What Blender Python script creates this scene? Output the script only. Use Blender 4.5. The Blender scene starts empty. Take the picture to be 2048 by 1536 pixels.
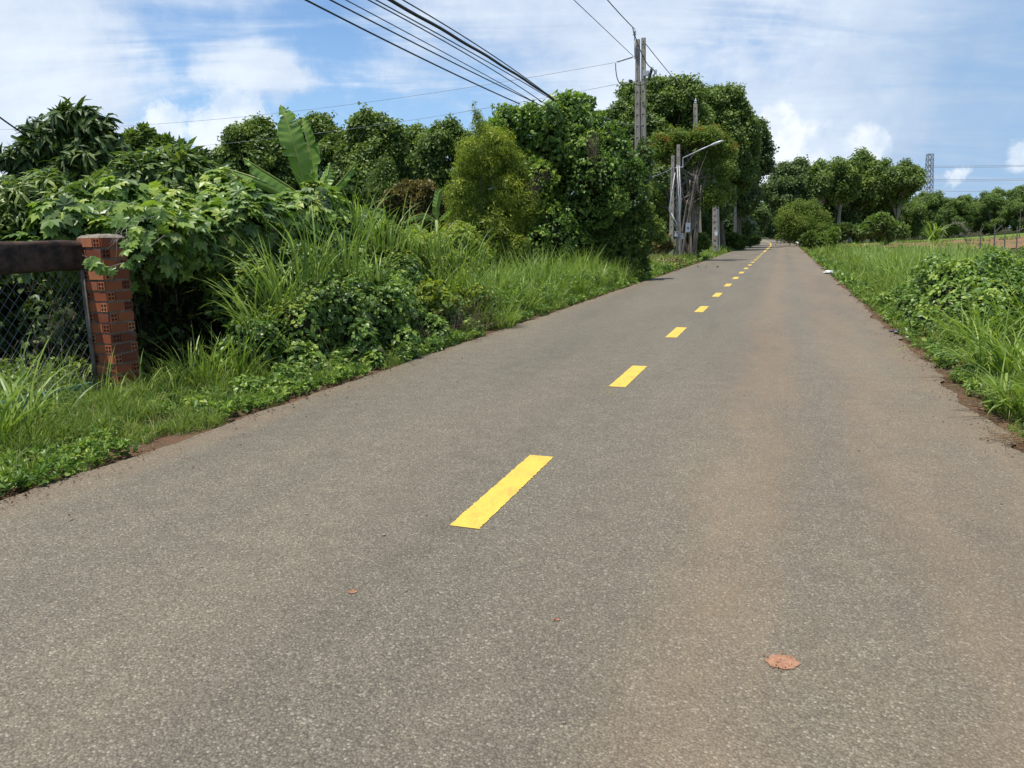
import bpy, math
import numpy as np
from mathutils import Vector, noise as mnoise
PI = math.pi
S = bpy.context.scene
C = S.collection
rng = np.random.default_rng(11)

# ------------------------------------------------------------------ camera
F, H = 1479.0, 1.5                      # focal length in pixels of the 2048 px wide photo, eye height
PITCH, ROLL = math.atan(292/1479), 0.016
aX = np.array([1., 0, 0]); U0 = np.array([0, math.sin(PITCH), math.cos(PITCH)])
FW = np.array([0, math.cos(PITCH), -math.sin(PITCH)])
RT = math.cos(ROLL)*aX - math.sin(ROLL)*U0
UP = math.sin(ROLL)*aX + math.cos(ROLL)*U0
cam_d = bpy.data.cameras.new('camera'); cam = bpy.data.objects.new('camera', cam_d); C.objects.link(cam)
cam_d.sensor_width = 36; cam_d.lens = 36*F/2048; cam_d.clip_start = 0.05; cam_d.clip_end = 5000
from mathutils import Matrix
cam.matrix_world = Matrix(((RT[0], UP[0], -FW[0], 0), (RT[1], UP[1], -FW[1], 0), (RT[2], UP[2], -FW[2], H), (0, 0, 0, 1)))
S.camera = cam

# ------------------------------------------------------------------ light
SUN = np.array([-0.19, -0.15, 0.97]); SUN = SUN/np.linalg.norm(SUN)
el = math.asin(SUN[2]); az = math.atan2(SUN[0], SUN[1])
ld = bpy.data.lights.new('sun', 'SUN'); lo = bpy.data.objects.new('sun', ld); C.objects.link(lo)
ld.energy = 4.6; ld.angle = math.radians(0.53); ld.color = (1.0, 0.955, 0.88)
lo.rotation_euler = Vector(SUN).to_track_quat('Z', 'Y').to_euler(); lo.location = (0, 0, 50)
S.view_settings.view_transform = 'Standard'; S.view_settings.look = 'None'
S.view_settings.exposure = 0.35; S.view_settings.gamma = 1; S.view_settings.use_curve_mapping = False


def ray(x, y): return FW + RT*(x-1024)/F - UP*(y-768)/F
def atY(x, y, Y):                       # the point of a sight line at world depth Y
    r = ray(x, y); return np.array([0, 0, H]) + r*(Y/r[1])
def G(x, y, z=0.0):
    r = ray(x, y); return np.array([0, 0, H]) + r*((z-H)/r[2])

# road coordinates: s along the road, t across it (right positive), centre line t = 0
D2 = np.array([.3420, .9397]); N2 = np.array([.9397, -.3420]); O2 = np.array([-1.61, 0.])
def W(s, t, z=0.0):
    p = O2 + D2*s + N2*t; return np.array([p[0], p[1], z])
def toST(p):
    q = np.asarray(p)[..., :2] - O2; return q@D2, q@N2
def onT(x, y, t):                       # sight line meets the upright plane t = const
    r = ray(x, y); o = np.array([0., 0.]) - O2
    k = (t - o@N2)/(r[:2]@N2); return np.array([0, 0, H]) + r*k
TL, TR = -2.82, 3.15

# ------------------------------------------------------------------ node helpers
class NT:
    def __init__(s, nt): s.t = nt; nt.nodes.clear()
    def n(s, typ, **k):
        o = s.t.nodes.new(typ)
        for a, b in k.items(): setattr(o, a, b)
        return o
    def l(s, a, b): s.t.links.new(a, b)
    def val(s, sock, v):
        if hasattr(v, 'links') or isinstance(v, bpy.types.NodeSocket): s.l(v, sock)
        else: sock.default_value = v
    def math(s, op, a, b=0.0, c=None):
        o = s.n('ShaderNodeMath', operation=op); s.val(o.inputs[0], a); s.val(o.inputs[1], b)
        if c is not None: s.val(o.inputs[2], c)
        return o.outputs[0]
    def vm(s, op, a, b=None, scale=None):
        o = s.n('ShaderNodeVectorMath', operation=op); s.val(o.inputs[0], a)
        if b is not None: s.val(o.inputs[1], b)
        if scale is not None: s.val(o.inputs[3], scale)
        return o.outputs['Value'] if op in ('DISTANCE', 'LENGTH', 'DOT_PRODUCT') else o.outputs[0]
    def noise(s, vec, scale, detail=4, rough=.55, dist=0.0):
        o = s.n('ShaderNodeTexNoise'); s.val(o.inputs['Vector'], vec)
        o.inputs['Scale'].default_value = scale; o.inputs['Detail'].default_value = detail
        o.inputs['Roughness'].default_value = rough; o.inputs['Distortion'].default_value = dist
        return o.outputs['Fac']
    def maprange(s, v, a, b, c=0.0, d=1.0, smooth=True):
        o = s.n('ShaderNodeMapRange'); o.interpolation_type = 'SMOOTHSTEP' if smooth else 'LINEAR'
        s.val(o.inputs['Value'], v)
        for i, q in zip(('From Min', 'From Max', 'To Min', 'To Max'), (a, b, c, d)): s.val(o.inputs[i], q)
        return o.outputs['Result']
    def mix(s, f, a, b, mode='MIX'):
        o = s.n('ShaderNodeMix', data_type='RGBA', blend_type=mode)
        s.val(o.inputs[0], f)
        for sock, v in ((o.inputs[6], a), (o.inputs[7], b)):
            if isinstance(v, tuple): sock.default_value = (*v[:3], 1)
            else: s.l(v, sock)
        return o.outputs[2]
    def ramp(s, f, stops, interp='LINEAR'):
        o = s.n('ShaderNodeValToRGB'); s.l(f, o.inputs[0]); cr = o.color_ramp; cr.interpolation = interp
        while len(cr.elements) > 1: cr.elements.remove(cr.elements[-1])
        cr.elements[0].position = stops[0][0]; cr.elements[0].color = (*stops[0][1], 1)
        for p, c in stops[1:]:
            e = cr.elements.new(p); e.color = (*c, 1)
        return o.outputs[0]

# ------------------------------------------------------------------ sky
world = bpy.data.worlds.new('World'); S.world = world; world.use_nodes = True
w = NT(world.node_tree)
sky = w.n('ShaderNodeTexSky', sky_type='NISHITA'); sky.sun_disc = False
sky.sun_elevation = el; sky.sun_rotation = az; sky.altitude = 50; sky.air_density = 1.0; sky.dust_density = 0.6; sky.ozone_density = 2.0
gen = w.n('ShaderNodeTexCoord').outputs['Generated']
sep = w.n('ShaderNodeSeparateXYZ'); w.l(gen, sep.inputs[0])
zz = w.math('ADD', w.math('MAXIMUM', sep.outputs[2], 0.0), 0.13)
comb = w.n('ShaderNodeCombineXYZ')
w.l(w.math('DIVIDE', sep.outputs[0], zz), comb.inputs[0]); w.l(w.math('DIVIDE', sep.outputs[1], zz), comb.inputs[1])
rot = w.n('ShaderNodeMapping'); w.l(comb.outputs[0], rot.inputs[0]); rot.inputs['Rotation'].default_value = (0, 0, math.radians(28)); rot.inputs['Scale'].default_value = (.55, 1.7, 1)
n1 = w.noise(rot.outputs[0], 1.15, 9, .60, 0.7)
n2 = w.noise(gen, 5.5, 10, .62, 0.3)
n3 = w.noise(gen, 16.0, 8, .6, 0.2)
n4 = w.noise(gen, 22.0, 10, .68, 0.35)
def blob(x, y, rpx, wgt, sx=1.0):
    d = ray(x, y); d = d/np.linalg.norm(d)
    v = w.vm('SUBTRACT', gen, tuple(d)); v = w.vm('MULTIPLY', v, (1/sx, 1, 1))
    q = w.math('ADD', w.vm('LENGTH', v), w.math('MULTIPLY', w.math('SUBTRACT', n3, .5), .10*rpx/250+.02))
    return w.maprange(q, rpx/F, rpx/F*.15, 0.0, wgt)
dens = w.math('ADD', w.math('MULTIPLY', n1, .75), w.math('MULTIPLY', n2, .42))
# cloud banks and clear gaps, by direction in the sky
for x, y, r, wg, sx in [(60, 130, 420, .26, 1), (1000, 20, 420, .14, 1.8), (1650, 300, 260, .2, 1.2), (1480, 100, 200, -.06, 1.6), (560, 250, 150, .10, 2), (470, 100, 160, .13, 2.2), (1200, 60, 460, .17, 1.5), (1700, 120, 420, .12, 1.3),
                        (700, 215, 300, -.22, 1.9), (1010, 230, 170, -.12, 1.6), (330, 130, 170, -.20, 1.3), (640, 60, 150, -.12, 1.6), (1420, 110, 160, -.12, 1.8), (500, 118, 60, .26, 3.2), (560, 165, 40, .18, 3.0), (120, 190, 220, .16, 1.0), (700, 60, 120, -.02, 1), (820, 150, 120, .12, 1.2), (1900, 250, 260, -.10, 1)]:
    dens = w.math('ADD', dens, blob(x, y, r, wg, sx))
cov = w.maprange(dens, .49, .80)
# low cumulus heads
cum = None
for x, y, r in [(1565, 258, 40), (1585, 300, 60), (1550, 320, 60), (1640, 320, 58), (1700, 335, 60), (1740, 290, 34), (1620, 400, 90), (460, 228, 46), (505, 212, 26), (430, 262, 50), (330, 250, 40), (520, 245, 26), (2048, 312, 26), (1915, 352, 20)]:
    d = ray(x, y); d = d/np.linalg.norm(d)
    q = w.math('ADD', w.vm('DISTANCE', gen, tuple(d)), w.math('MULTIPLY', w.math('SUBTRACT', n4, .5), .02+1.7*r/F))
    b = w.maprange(q, r/F*1.15, r/F*.62)
    cum = b if cum is None else w.math('MAXIMUM', cum, b)
shade = w.maprange(w.math('ADD', w.math('MULTIPLY', n2, .6), w.math('MULTIPLY', n1, .4)), .35, .66)
dk = blob(2000, 210, 420, 1.0, .9)
cirrus_col = w.mix(shade, (5.5, 6.5, 8.1), (8.3, 9.0, 9.8))
cum_col = w.mix(w.maprange(n3, .36, .62), (6.6, 7.6, 8.9), (9.7, 10.0, 10.3))
skyc = w.mix(1.0, sky.outputs[0], (.90, 1.17, 1.40), 'MULTIPLY')
skyc = w.mix(w.maprange(sep.outputs[2], .38, -.02, 0, .72), skyc, (4.3, 6.4, 9.2))
c1 = w.mix(w.math('MULTIPLY', cov, .90), skyc, cirrus_col)
c1 = w.mix(w.math('MULTIPLY', dk, .72), c1, (3.0, 4.5, 6.7))
c2 = w.mix(w.math('MULTIPLY', cum, .74), c1, cum_col)
bg = w.n('ShaderNodeBackground'); w.l(c2, bg.inputs[0]); bg.inputs[1].default_value = .087
out = w.n('ShaderNodeOutputWorld'); w.l(bg.outputs[0], out.inputs[0])

# ------------------------------------------------------------------ materials
def newmat(name):
    m = bpy.data.materials.new(name); m.use_nodes = True; return m, NT(m.node_tree)
def finish(t, surf):
    o = t.n('ShaderNodeOutputMaterial'); t.l(surf, o.inputs[0])
def princ(t, col, rough=.6, spec=.4, metal=0.0, normal=None):
    b = t.n('ShaderNodeBsdfPrincipled'); 
    if isinstance(col, tuple): b.inputs['Base Color'].default_value = (*col, 1)
    else: t.l(col, b.inputs['Base Color'])
    t.val(b.inputs['Roughness'], rough); b.inputs['Specular IOR Level'].default_value = spec; b.inputs['Metallic'].default_value = metal
    if normal is not None: t.l(normal, b.inputs['Normal'])
    return b.outputs[0]
def bump(t, h, strength=.3, dist=.01):
    b = t.n('ShaderNodeBump'); b.inputs['Strength'].default_value = strength; b.inputs['Distance'].default_value = dist
    t.l(h, b.inputs['Height']); return b.outputs[0]
def leafmat(name, stops, trans=.30, rough=.42, spec=.45, tcol=(1.25, 1.35, .55)):
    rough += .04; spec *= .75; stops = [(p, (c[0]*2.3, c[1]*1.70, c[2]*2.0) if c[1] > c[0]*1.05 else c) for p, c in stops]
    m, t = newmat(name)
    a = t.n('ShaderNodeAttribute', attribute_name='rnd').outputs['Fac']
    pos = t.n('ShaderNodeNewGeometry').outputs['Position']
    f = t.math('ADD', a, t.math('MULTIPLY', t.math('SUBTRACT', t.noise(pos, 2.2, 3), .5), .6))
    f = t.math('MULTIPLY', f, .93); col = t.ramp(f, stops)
    p = princ(t, col, rough, spec)
    tr = t.n('ShaderNodeBsdfTranslucent'); t.l(t.mix(1.0, col, tcol, 'MULTIPLY'), tr.inputs[0])
    mx = t.n('ShaderNodeMixShader'); mx.inputs[0].default_value = trans; t.l(p, mx.inputs[1]); t.l(tr.outputs[0], mx.inputs[2])
    finish(t, mx.outputs[0]); return m
def plain(name, c1, c2, scale=8, rough=.7, spec=.3, bs=.3, bd=.01, metal=0.0, stretch=None):
    m, t = newmat(name)
    v = t.n('ShaderNodeTexCoord').outputs['Object']
    if stretch: v = t.vm('MULTIPLY', v, stretch)
    n = t.noise(v, scale, 6, .6)
    finish(t, princ(t, t.mix(t.maprange(n, .32, .68), c1, c2), rough, spec, metal, bump(t, n, bs, bd))); return m

M = {}
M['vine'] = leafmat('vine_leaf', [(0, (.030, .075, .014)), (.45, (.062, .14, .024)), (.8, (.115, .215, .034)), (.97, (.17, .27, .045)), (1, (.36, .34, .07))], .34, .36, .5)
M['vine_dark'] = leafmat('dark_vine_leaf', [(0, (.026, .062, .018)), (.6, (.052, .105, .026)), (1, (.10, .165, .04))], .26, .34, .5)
M['mango'] = leafmat('mango_leaf', [(0, (.016, .038, .010)), (.6, (.034, .075, .016)), (.92, (.075, .125, .025)), (1, (.12, .16, .04))], .24, .40, .35)
M['shrub'] = leafmat('shrub_leaf', [(0, (.028, .068, .014)), (.55, (.062, .125, .024)), (1, (.13, .20, .04))], .3, .34, .55)
M['tree'] = leafmat('broadleaf', [(0, (.026, .060, .013)), (.5, (.055, .112, .020)), (1, (.10, .175, .030))], .32, .42, .45)
M['fardark'] = leafmat('distant_broadleaf', [(0, (.022, .052, .016)), (.5, (.042, .088, .022)), (1, (.08, .14, .034))], .28, .5, .4)
M['yellowgreen'] = leafmat('yellow_green_leaf', [(0, (.05, .10, .013)), (.5, (.105, .175, .020)), (1, (.19, .27, .032))], .40, .42, .4)
M['rubber'] = leafmat('plantation_leaf', [(0, (.038, .085, .020)), (.5, (.066, .135, .030)), (1, (.115, .19, .045))], .3, .5, .35)
M['flame'] = leafmat('feathery_leaf', [(0, (.035, .08, .014)), (.5, (.068, .13, .020)), (1, (.11, .17, .03))], .34, .55, .3)
M['orange'] = leafmat('orange_flower', [(0, (.30, .075, .018)), (.5, (.45, .13, .025)), (1, (.35, .22, .04))], .3, .6, .2, (1.1, .9, .6))
M['redshrub'] = leafmat('bronze_leaf', [(0, (.085, .085, .03)), (.5, (.17, .135, .045)), (.8, (.21, .17, .05)), (1, (.22, .22, .07))], .25, .45, .4)
M['white_flower'] = leafmat('white_flower', [(0, (.5, .5, .42)), (1, (.7, .7, .62))], .25, .6, .2, (1, 1, .9))
M['grass'] = leafmat('long_grass', [(0, (.045, .098, .018)), (.5, (.085, .17, .028)), (.88, (.15, .245, .045)), (1, (.32, .30, .12))], .36, .38, .45)
M['lawn'] = leafmat('verge_grass', [(0, (.030, .070, .014)), (.45, (.062, .130, .022)), (.85, (.125, .20, .034)), (1, (.32, .28, .12))], .36, .5, .3)
M['banana'] = leafmat('banana_leaf', [(0, (.045, .11, .018)), (.5, (.075, .165, .026)), (1, (.11, .21, .035))], .30, .30, .55)
M['midrib'] = plain('banana_midrib', (.22, .27, .06), (.28, .30, .08), 6, .5)
M['plume'] = leafmat('pale_plume', [(0, (.26, .25, .17)), (1, (.42, .40, .30))], .3, .7, .1, (1, 1, .9))
M['dry'] = leafmat('dry_litter', [(0, (.055, .030, .018)), (.4, (.13, .075, .04)), (.8, (.27, .19, .10)), (1, (.42, .34, .22))], .1, .8, .15, (1, .8, .5))
M['bark'] = plain('bark', (.085, .065, .045), (.17, .145, .11), 5, .85, .2, .6, .02, stretch=(1, 1, .25))
M['palebark'] = plain('pale_bark', (.15, .125, .10), (.34, .31, .26), 4, .85, .2, .5, .02, stretch=(1, 1, .3))
M['greybark'] = plain('grey_brown_bark', (.11, .085, .065), (.22, .19, .155), 4, .85, .2, .5, .02, stretch=(1, 1, .3))
M['stem'] = plain('vine_stem', (.06, .045, .028), (.16, .12, .08), 12, .85)
M['concrete'] = plain('weathered_concrete', (.24, .21, .17), (.38, .34, .28), 5, .85, .2, .35, .006, stretch=(1, 1, .4))
M['greystick'] = plain('galvanised_steel', (.34, .35, .36), (.48, .49, .50), 10, .5, .5, metal=.3)
M['steel'] = plain('tower_steel', (.17, .19, .21), (.26, .28, .30), 3, .6, .4, metal=.2)
M['black'] = plain('black_cable', (.012, .012, .013), (.022, .022, .024), 10, .5)
M['porcelain'] = plain('porcelain', (.42, .44, .45), (.6, .6, .6), 9, .3, .6)
M['white'] = plain('white_plastic', (.62, .63, .63), (.74, .74, .73), 14, .5, .4, .4, .004)
M['blackbag'] = plain('black_plastic', (.012, .012, .014), (.03, .03, .033), 14, .35, .6)
M['rusty'] = plain('rusty_steel', (.016, .011, .009), (.075, .042, .028), 11, .8, .3, .5, .006)
M['green_board'] = plain('faded_green_board', (.06, .16, .14), (.10, .22, .19), 5, .6)
M['wood'] = plain('old_wood', (.10, .085, .065), (.2, .18, .15), 8, .85)
M['skin'] = plain('skin', (.35, .2, .13), (.4, .24, .16), 4, .6)
M['shirt'] = plain('pale_shirt', (.45, .46, .48), (.55, .56, .58), 4, .8)
M['vehicle'] = plain('dark_paint', (.03, .03, .035), (.05, .05, .055), 4, .4)
M['mortar'] = plain('mortar', (.15, .125, .10), (.27, .235, .19), 24, .9, .2, .8, .006)
M['shade_fill'] = plain('inner_shade_fill', (.016, .024, .009), (.034, .038, .018), 9, .95, .1, 1.0, .05)  # dark filler colour standing for shade behind the leaves

def brick_mat():
    m, t = newmat('hollow_clay_brick')
    a = t.n('ShaderNodeAttribute', attribute_name='rnd').outputs['Fac']
    col = t.ramp(a, [(0, (.15, .045, .026)), (.35, (.30, .085, .036)), (.8, (.40, .125, .052)), (1, (.44, .18, .09))])
    v = t.n('ShaderNodeTexCoord').outputs['Object']
    n = t.noise(v, 14, 5)
    col = t.mix(t.maprange(n, .5, .72, 0, .7), col, (.16, .10, .075))
    wv = t.n('ShaderNodeTexWave', wave_type='BANDS', bands_direction='Z'); t.l(v, wv.inputs[0]); wv.inputs['Scale'].default_value = 30
    finish(t, princ(t, col, .85, .2, 0, bump(t, wv.outputs['Fac'], .7, .004))); return m
M['brick'] = brick_mat()
m, t = newmat('brick_hole_shade'); finish(t, princ(t, (.03, .016, .012), .95, .05)); M['hole'] = m  # near-black colour for the shade inside the pierced brick ends

def asphalt():
    m, t = newmat('asphalt')
    v = t.n('ShaderNodeTexCoord').outputs['Object']            # object x = across, y = along the road
    vo = t.n('ShaderNodeTexVoronoi'); t.l(v, vo.inputs['Vector']); vo.inputs['Scale'].default_value = 112
    vs = t.n('ShaderNodeTexVoronoi'); t.l(v, vs.inputs['Vector']); vs.inputs['Scale'].default_value = 210
    cell = t.n('ShaderNodeSeparateXYZ'); t.l(vo.outputs['Color'], cell.inputs[0])
    cell2 = t.n('ShaderNodeSeparateXYZ'); t.l(vs.outputs['Color'], cell2.inputs[0])
    base = t.ramp(cell.outputs[0], [(0, (.098, .084, .060)), (.45, (.150, .130, .093)), (.88, (.195, .170, .122)), (.95, (.27, .24, .18)), (1, (.40, .36, .28))])
    base2 = t.ramp(cell2.outputs[0], [(0, (.09, .077, .055)), (.5, (.150, .130, .093)), (.9, (.20, .175, .128)), (1, (.34, .31, .24))])
    col = t.mix(.42, base, base2)
    vb = t.n('ShaderNodeTexVoronoi'); t.l(v, vb.inputs['Vector']); vb.inputs['Scale'].default_value = 62; vb.inputs['Randomness'].default_value = 1
    cb = t.n('ShaderNodeSeparateXYZ'); t.l(vb.outputs['Color'], cb.inputs[0])
    stone = t.math('MULTIPLY', t.maprange(cb.outputs[0], .86, .90), t.maprange(vb.outputs['Distance'], .46, .34))
    col = t.mix(t.math('MULTIPLY', stone, .62), col, t.ramp(cb.outputs[1], [(0, (.24, .21, .15)), (.6, (.36, .32, .25)), (1, (.17, .15, .12))]))
    edge = t.maprange(vo.outputs['Distance'], .45, .80, 0, .5)
    col = t.mix(edge, col, (.045, .040, .034))
    # broad wear
    vl = t.vm('MULTIPLY', v, (1, .16, 1))
    b = t.noise(vl, .9, 5, .55); col = t.mix(1.0, col, t.ramp(b, [(.28, (.84, .84, .85)), (.72, (1.16, 1.15, 1.12))]), 'MULTIPLY')
    mot = t.noise(v, 5.0, 5, .65); col = t.mix(1.0, col, t.ramp(mot, [(.25, (.86, .86, .86)), (.75, (1.13, 1.13, 1.12))]), 'MULTIPLY')
    # reddish dust dragged along the right lane and against both edges
    sp = t.n('ShaderNodeSeparateXYZ'); t.l(v, sp.inputs[0])
    dn = t.noise(t.vm('MULTIPLY', v, (1, .12, 1)), 1.4, 6, .7)
    dn2 = t.noise(t.vm('MULTIPLY', v, (1, .35, 1)), 2.6, 6, .65)
    lane = None
    for c, wd, k in [(1.40, .62, .52), (2.25, .55, .42), (.75, .5, .10), (-.6, .8, .08), (TR, .95, .55), (TL, .45, .5)]:
        dd = t.math('ABSOLUTE', t.math('SUBTRACT', sp.outputs[0], t.math('ADD', c-.25, t.math('MULTIPLY', dn, .5))))
        g = t.maprange(dd, wd, 0, 0, k)
        lane = g if lane is None else t.math('ADD', lane, g)
    lane = t.math('MULTIPLY', lane, t.maprange(t.math('ADD', t.math('MULTIPLY', dn, .5), t.math('MULTIPLY', dn2, .5)), .36, .60, .25, 1))
    lane = t.math('MINIMUM', lane, .85)
    col = t.mix(lane, col, t.mix(.75, col, (.265, .175, .098)))
    h = t.math('SUBTRACT', 1.0, vo.outputs['Distance'])
    finish(t, princ(t, col, t.maprange(cell.outputs[1], 0, 1, .55, .95), .35, 0, bump(t, h, .9, .006))); return m
M['asphalt'] = asphalt()
def paint():
    m, t = newmat('yellow_road_paint')
    v = t.n('ShaderNodeTexCoord').outputs['Object']
    n = t.noise(t.vm('MULTIPLY', v, (1, .5, 1)), 7, 8, .7); n2 = t.noise(v, 60, 4, .7)
    col = t.ramp(n, [(.3, (.67, .48, .066)), (.5, (.65, .43, .064)), (.68, (.50, .30, .06))])
    col = t.mix(t.maprange(n2, .56, .74, 0, .75), col, (.33, .23, .09)); vq = t.n('ShaderNodeTexVoronoi'); t.l(v, vq.inputs['Vector']); vq.inputs['Scale'].default_value = 120; col = t.mix(t.maprange(vq.outputs['Distance'], .5, .85, 0, .35), col, (.25, .18, .07))
    vo = t.n('ShaderNodeTexVoronoi'); t.l(v, vo.inputs['Vector']); vo.inputs['Scale'].default_value = 95
    finish(t, princ(t, col, .6, .35, 0, bump(t, vo.outputs['Distance'], .35, .004))); return m
M['paint'] = paint()
def soil(name, c1, c2, c3, sc=1.3):
    m, t = newmat(name)
    v = t.n('ShaderNodeTexCoord').outputs['Object']
    n = t.noise(v, sc, 7, .62); n2 = t.noise(v, sc*13, 6, .65)
    col = t.mix(t.maprange(n, .38, .62), c1, c2); col = t.mix(t.maprange(n2, .45, .7, 0, .8), col, c3)
    finish(t, princ(t, col, .95, .1, 0, bump(t, n2, .8, .03))); return m
M['ground'] = soil('grassy_soil', (.040, .060, .018), (.065, .055, .030), (.04, .045, .02), .35)
M['verge_soil'] = soil('red_brown_soil', (.15, .085, .052), (.11, .075, .048), (.09, .075, .035), 3.5)
M['field'] = soil('ploughed_red_soil', (.24, .125, .075), (.17, .10, .062), (.12, .13, .045), .12)
M['meadow'] = soil('meadow', (.12, .19, .035), (.09, .15, .03), (.17, .19, .05), .1)
M['clay'] = plain('red_clay', (.27, .135, .078), (.37, .20, .125), 60, .9, .2, .8, .01)

# ------------------------------------------------------------------ mesh bag
class Bag:
    def __init__(s): s.V = []; s.L = []; s.T = []; s.R = []; s.M = []; s.n = 0
    def add(s, V, L, T, R=None, mat=0):
        V = np.asarray(V, float).reshape(-1, 3); L = np.asarray(L, np.int64).ravel(); T = np.asarray(T, np.int64).ravel()
        s.V.append(V); s.L.append(L + s.n); s.T.append(T)
        s.R.append(np.full(len(T), .5) if R is None else (np.full(len(T), float(R)) if np.isscalar(R) else np.asarray(R, float)))
        s.M.append(np.full(len(T), mat, np.int32)); s.n += len(V)
    def polys(s, V, faces, R=None, mat=0):
        s.add(V, np.concatenate([np.asarray(f) for f in faces]), [len(f) for f in faces], R, mat)
    def box(s, c, size, axes=None, R=None, mat=0):
        h = np.array(size)/2
        q = np.array([[x, y, z] for x in (-1, 1) for y in (-1, 1) for z in (-1, 1)])*h
        if axes is not None: q = q@np.asarray(axes)
        s.polys(q + np.asarray(c), [(0, 1, 3, 2), (4, 6, 7, 5), (0, 4, 5, 1), (2, 3, 7, 6), (0, 2, 6, 4), (1, 5, 7, 3)], R, mat)
    def tube(s, pts, rad, n=6, R=None, mat=0, cap=True):
        P = np.asarray(pts, float); k = len(P)
        rad = np.full(k, rad, float) if np.isscalar(rad) else np.asarray(rad, float)
        T = np.gradient(P, axis=0); T /= np.linalg.norm(T, axis=1)[:, None]+1e-12
        ref = np.array([0, 0, 1.]) if abs(T[0][2]) < .9 else np.array([1., 0, 0])
        A = np.cross(T, ref); A /= np.linalg.norm(A, axis=1)[:, None]+1e-9; B = np.cross(T, A)
        a = np.linspace(0, 2*PI, n, endpoint=False)
        V = P[:, None] + rad[:, None, None]*(A[:, None]*np.cos(a)[None, :, None] + B[:, None]*np.sin(a)[None, :, None])
        i, j = np.meshgrid(np.arange(k-1), np.arange(n), indexing='ij'); j2 = (j+1) % n
        L = np.stack([i*n+j, i*n+j2, (i+1)*n+j2, (i+1)*n+j], -1).reshape(-1)
        T4 = [4]*((k-1)*n); L = list(L)
        if cap: L += list(range(n-1, -1, -1)) + [(k-1)*n+q for q in range(n)]; T4 += [n, n]
        s.add(V.reshape(-1, 3), L, T4, R, mat)
    def ball(s, c, r, nu=10, nv=7, R=None, mat=0, axes=None):
        r = np.ones(3)*r; u = np.linspace(0, 2*PI, nu, endpoint=False); v = np.linspace(0, PI, nv)
        V = np.array([[math.sin(b)*math.cos(a), math.sin(b)*math.sin(a), math.cos(b)] for b in v for a in u])*r
        if axes is not None: V = V@np.asarray(axes)
        f = [(i*nu+j, (i+1)*nu+j, (i+1)*nu+(j+1) % nu, i*nu+(j+1) % nu) for i in range(nv-1) for j in range(nu)]
        s.polys(V+np.asarray(c), f, R, mat)
    def inst(s, tpl, P, R3, Sc, rnd, mat=0):
        T, fs = tpl; P = np.asarray(P); n = len(P)
        if n == 0: return
        Sc = np.asarray(Sc, float)
        if Sc.ndim == 1: Sc = Sc[:, None]*np.ones(3)
        V = np.einsum('kj,nj,nij->nki', T, Sc, R3) + P[:, None]
        fl = np.concatenate([np.asarray(f) for f in fs]); tl = np.array([len(f) for f in fs])
        L = (fl[None]+np.arange(n)[:, None]*len(T)).ravel()
        s.add(V.reshape(-1, 3), L, np.tile(tl, n), np.repeat(rnd, len(tl)), mat)
    def build(s, name, mats, parent=None, smooth=False, loc=None):
        if not isinstance(mats, (list, tuple)): mats = [mats]
        V = np.concatenate(s.V); L = np.concatenate(s.L); T = np.concatenate(s.T); R = np.concatenate(s.R); Mi = np.concatenate(s.M)
        o3 = np.zeros(3)
        if parent is not None: o3 = np.array(parent.location)
        elif loc is not None: o3 = np.asarray(loc, float)
        V = V - o3
        me = bpy.data.meshes.new(name); me.vertices.add(len(V)); me.loops.add(len(L)); me.polygons.add(len(T))
        me.vertices.foreach_set('co', V.astype(np.float32).ravel()); me.loops.foreach_set('vertex_index', L.astype(np.int32))
        st = np.concatenate([[0], np.cumsum(T)[:-1]]); me.polygons.foreach_set('loop_start', st.astype(np.int32))
        for mm in mats: me.materials.append(mm)
        me.polygons.foreach_set('material_index', Mi)
        me.polygons.foreach_set('use_smooth', np.full(len(T), smooth))
        at = me.attributes.new('rnd', 'FLOAT', 'FACE'); at.data.foreach_set('value', R.astype(np.float32))
        me.update(); 
        o = bpy.data.objects.new(name, me); C.objects.link(o)
        if parent is not None: o.parent = parent
        elif loc is not None: o.location = o3
        return o

def tag(o, label=None, cat=None, group=None, kind=None):
    if label: o['label'] = label
    if cat: o['category'] = cat
    if group: o['group'] = group
    if kind: o['kind'] = kind
    return o
def thing(name, label, cat, loc=(0, 0, 0), group=None):
    o = bpy.data.objects.new(name, None); C.objects.link(o); o.location = [float(q) for q in loc]; o.empty_display_size = .2
    return tag(o, label, cat, group)
def copy_tree(o, loc, label=None, rz=0.0, sc=None, parent=None):
    c = o.copy(); C.objects.link(c)
    if parent is not None: c.parent = parent
    else:
        c.location = [float(q) for q in loc]; c.rotation_euler = (0, 0, rz)
        if sc: c.scale = sc
        if label: c['label'] = label
    for ch in list(o.children): copy_tree(ch, None, parent=c)
    return c

# ------------------------------------------------------------------ leaf templates (x across, y towards the tip, z up)
LEAF = (np.array([[0, 0, 0], [.27, .42, .07], [0, 1, -.12], [-.27, .42, .07]]), [(0, 1, 2), (0, 2, 3)])
LONG = (np.array([[0, 0, 0], [.10, .30, .03], [0, .34, 0], [-.10, .30, .03], [.10, .68, -.06], [0, .70, -.09], [-.10, .68, -.06], [0, 1.0, -.34]]),
        [(0, 1, 2), (0, 2, 3), (1, 4, 5, 2), (2, 5, 6, 3), (4, 7, 5), (5, 7, 6)])
def _lobed():
    # five lobed vine leaf
    out = [(0, .0), (.20, -.10), (.42, -.02), (.40, .16), (.62, .36), (.40, .44), (.44, .70), (.22, .66), (0, 1.0)]
    pts = out + [(-x, y) for x, y in out[-2:0:-1]]
    V = [[0, .34, .05]] + [[x, y, -.30*(x*x+(y-.34)**2)+(.05 if i % 2 else -.02)] for i, (x, y) in enumerate(pts)]
    k = len(pts); return np.array(V), [(0, 1+i, 1+(i+1) % k) for i in range(k)]
LOBED = _lobed()
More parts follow.
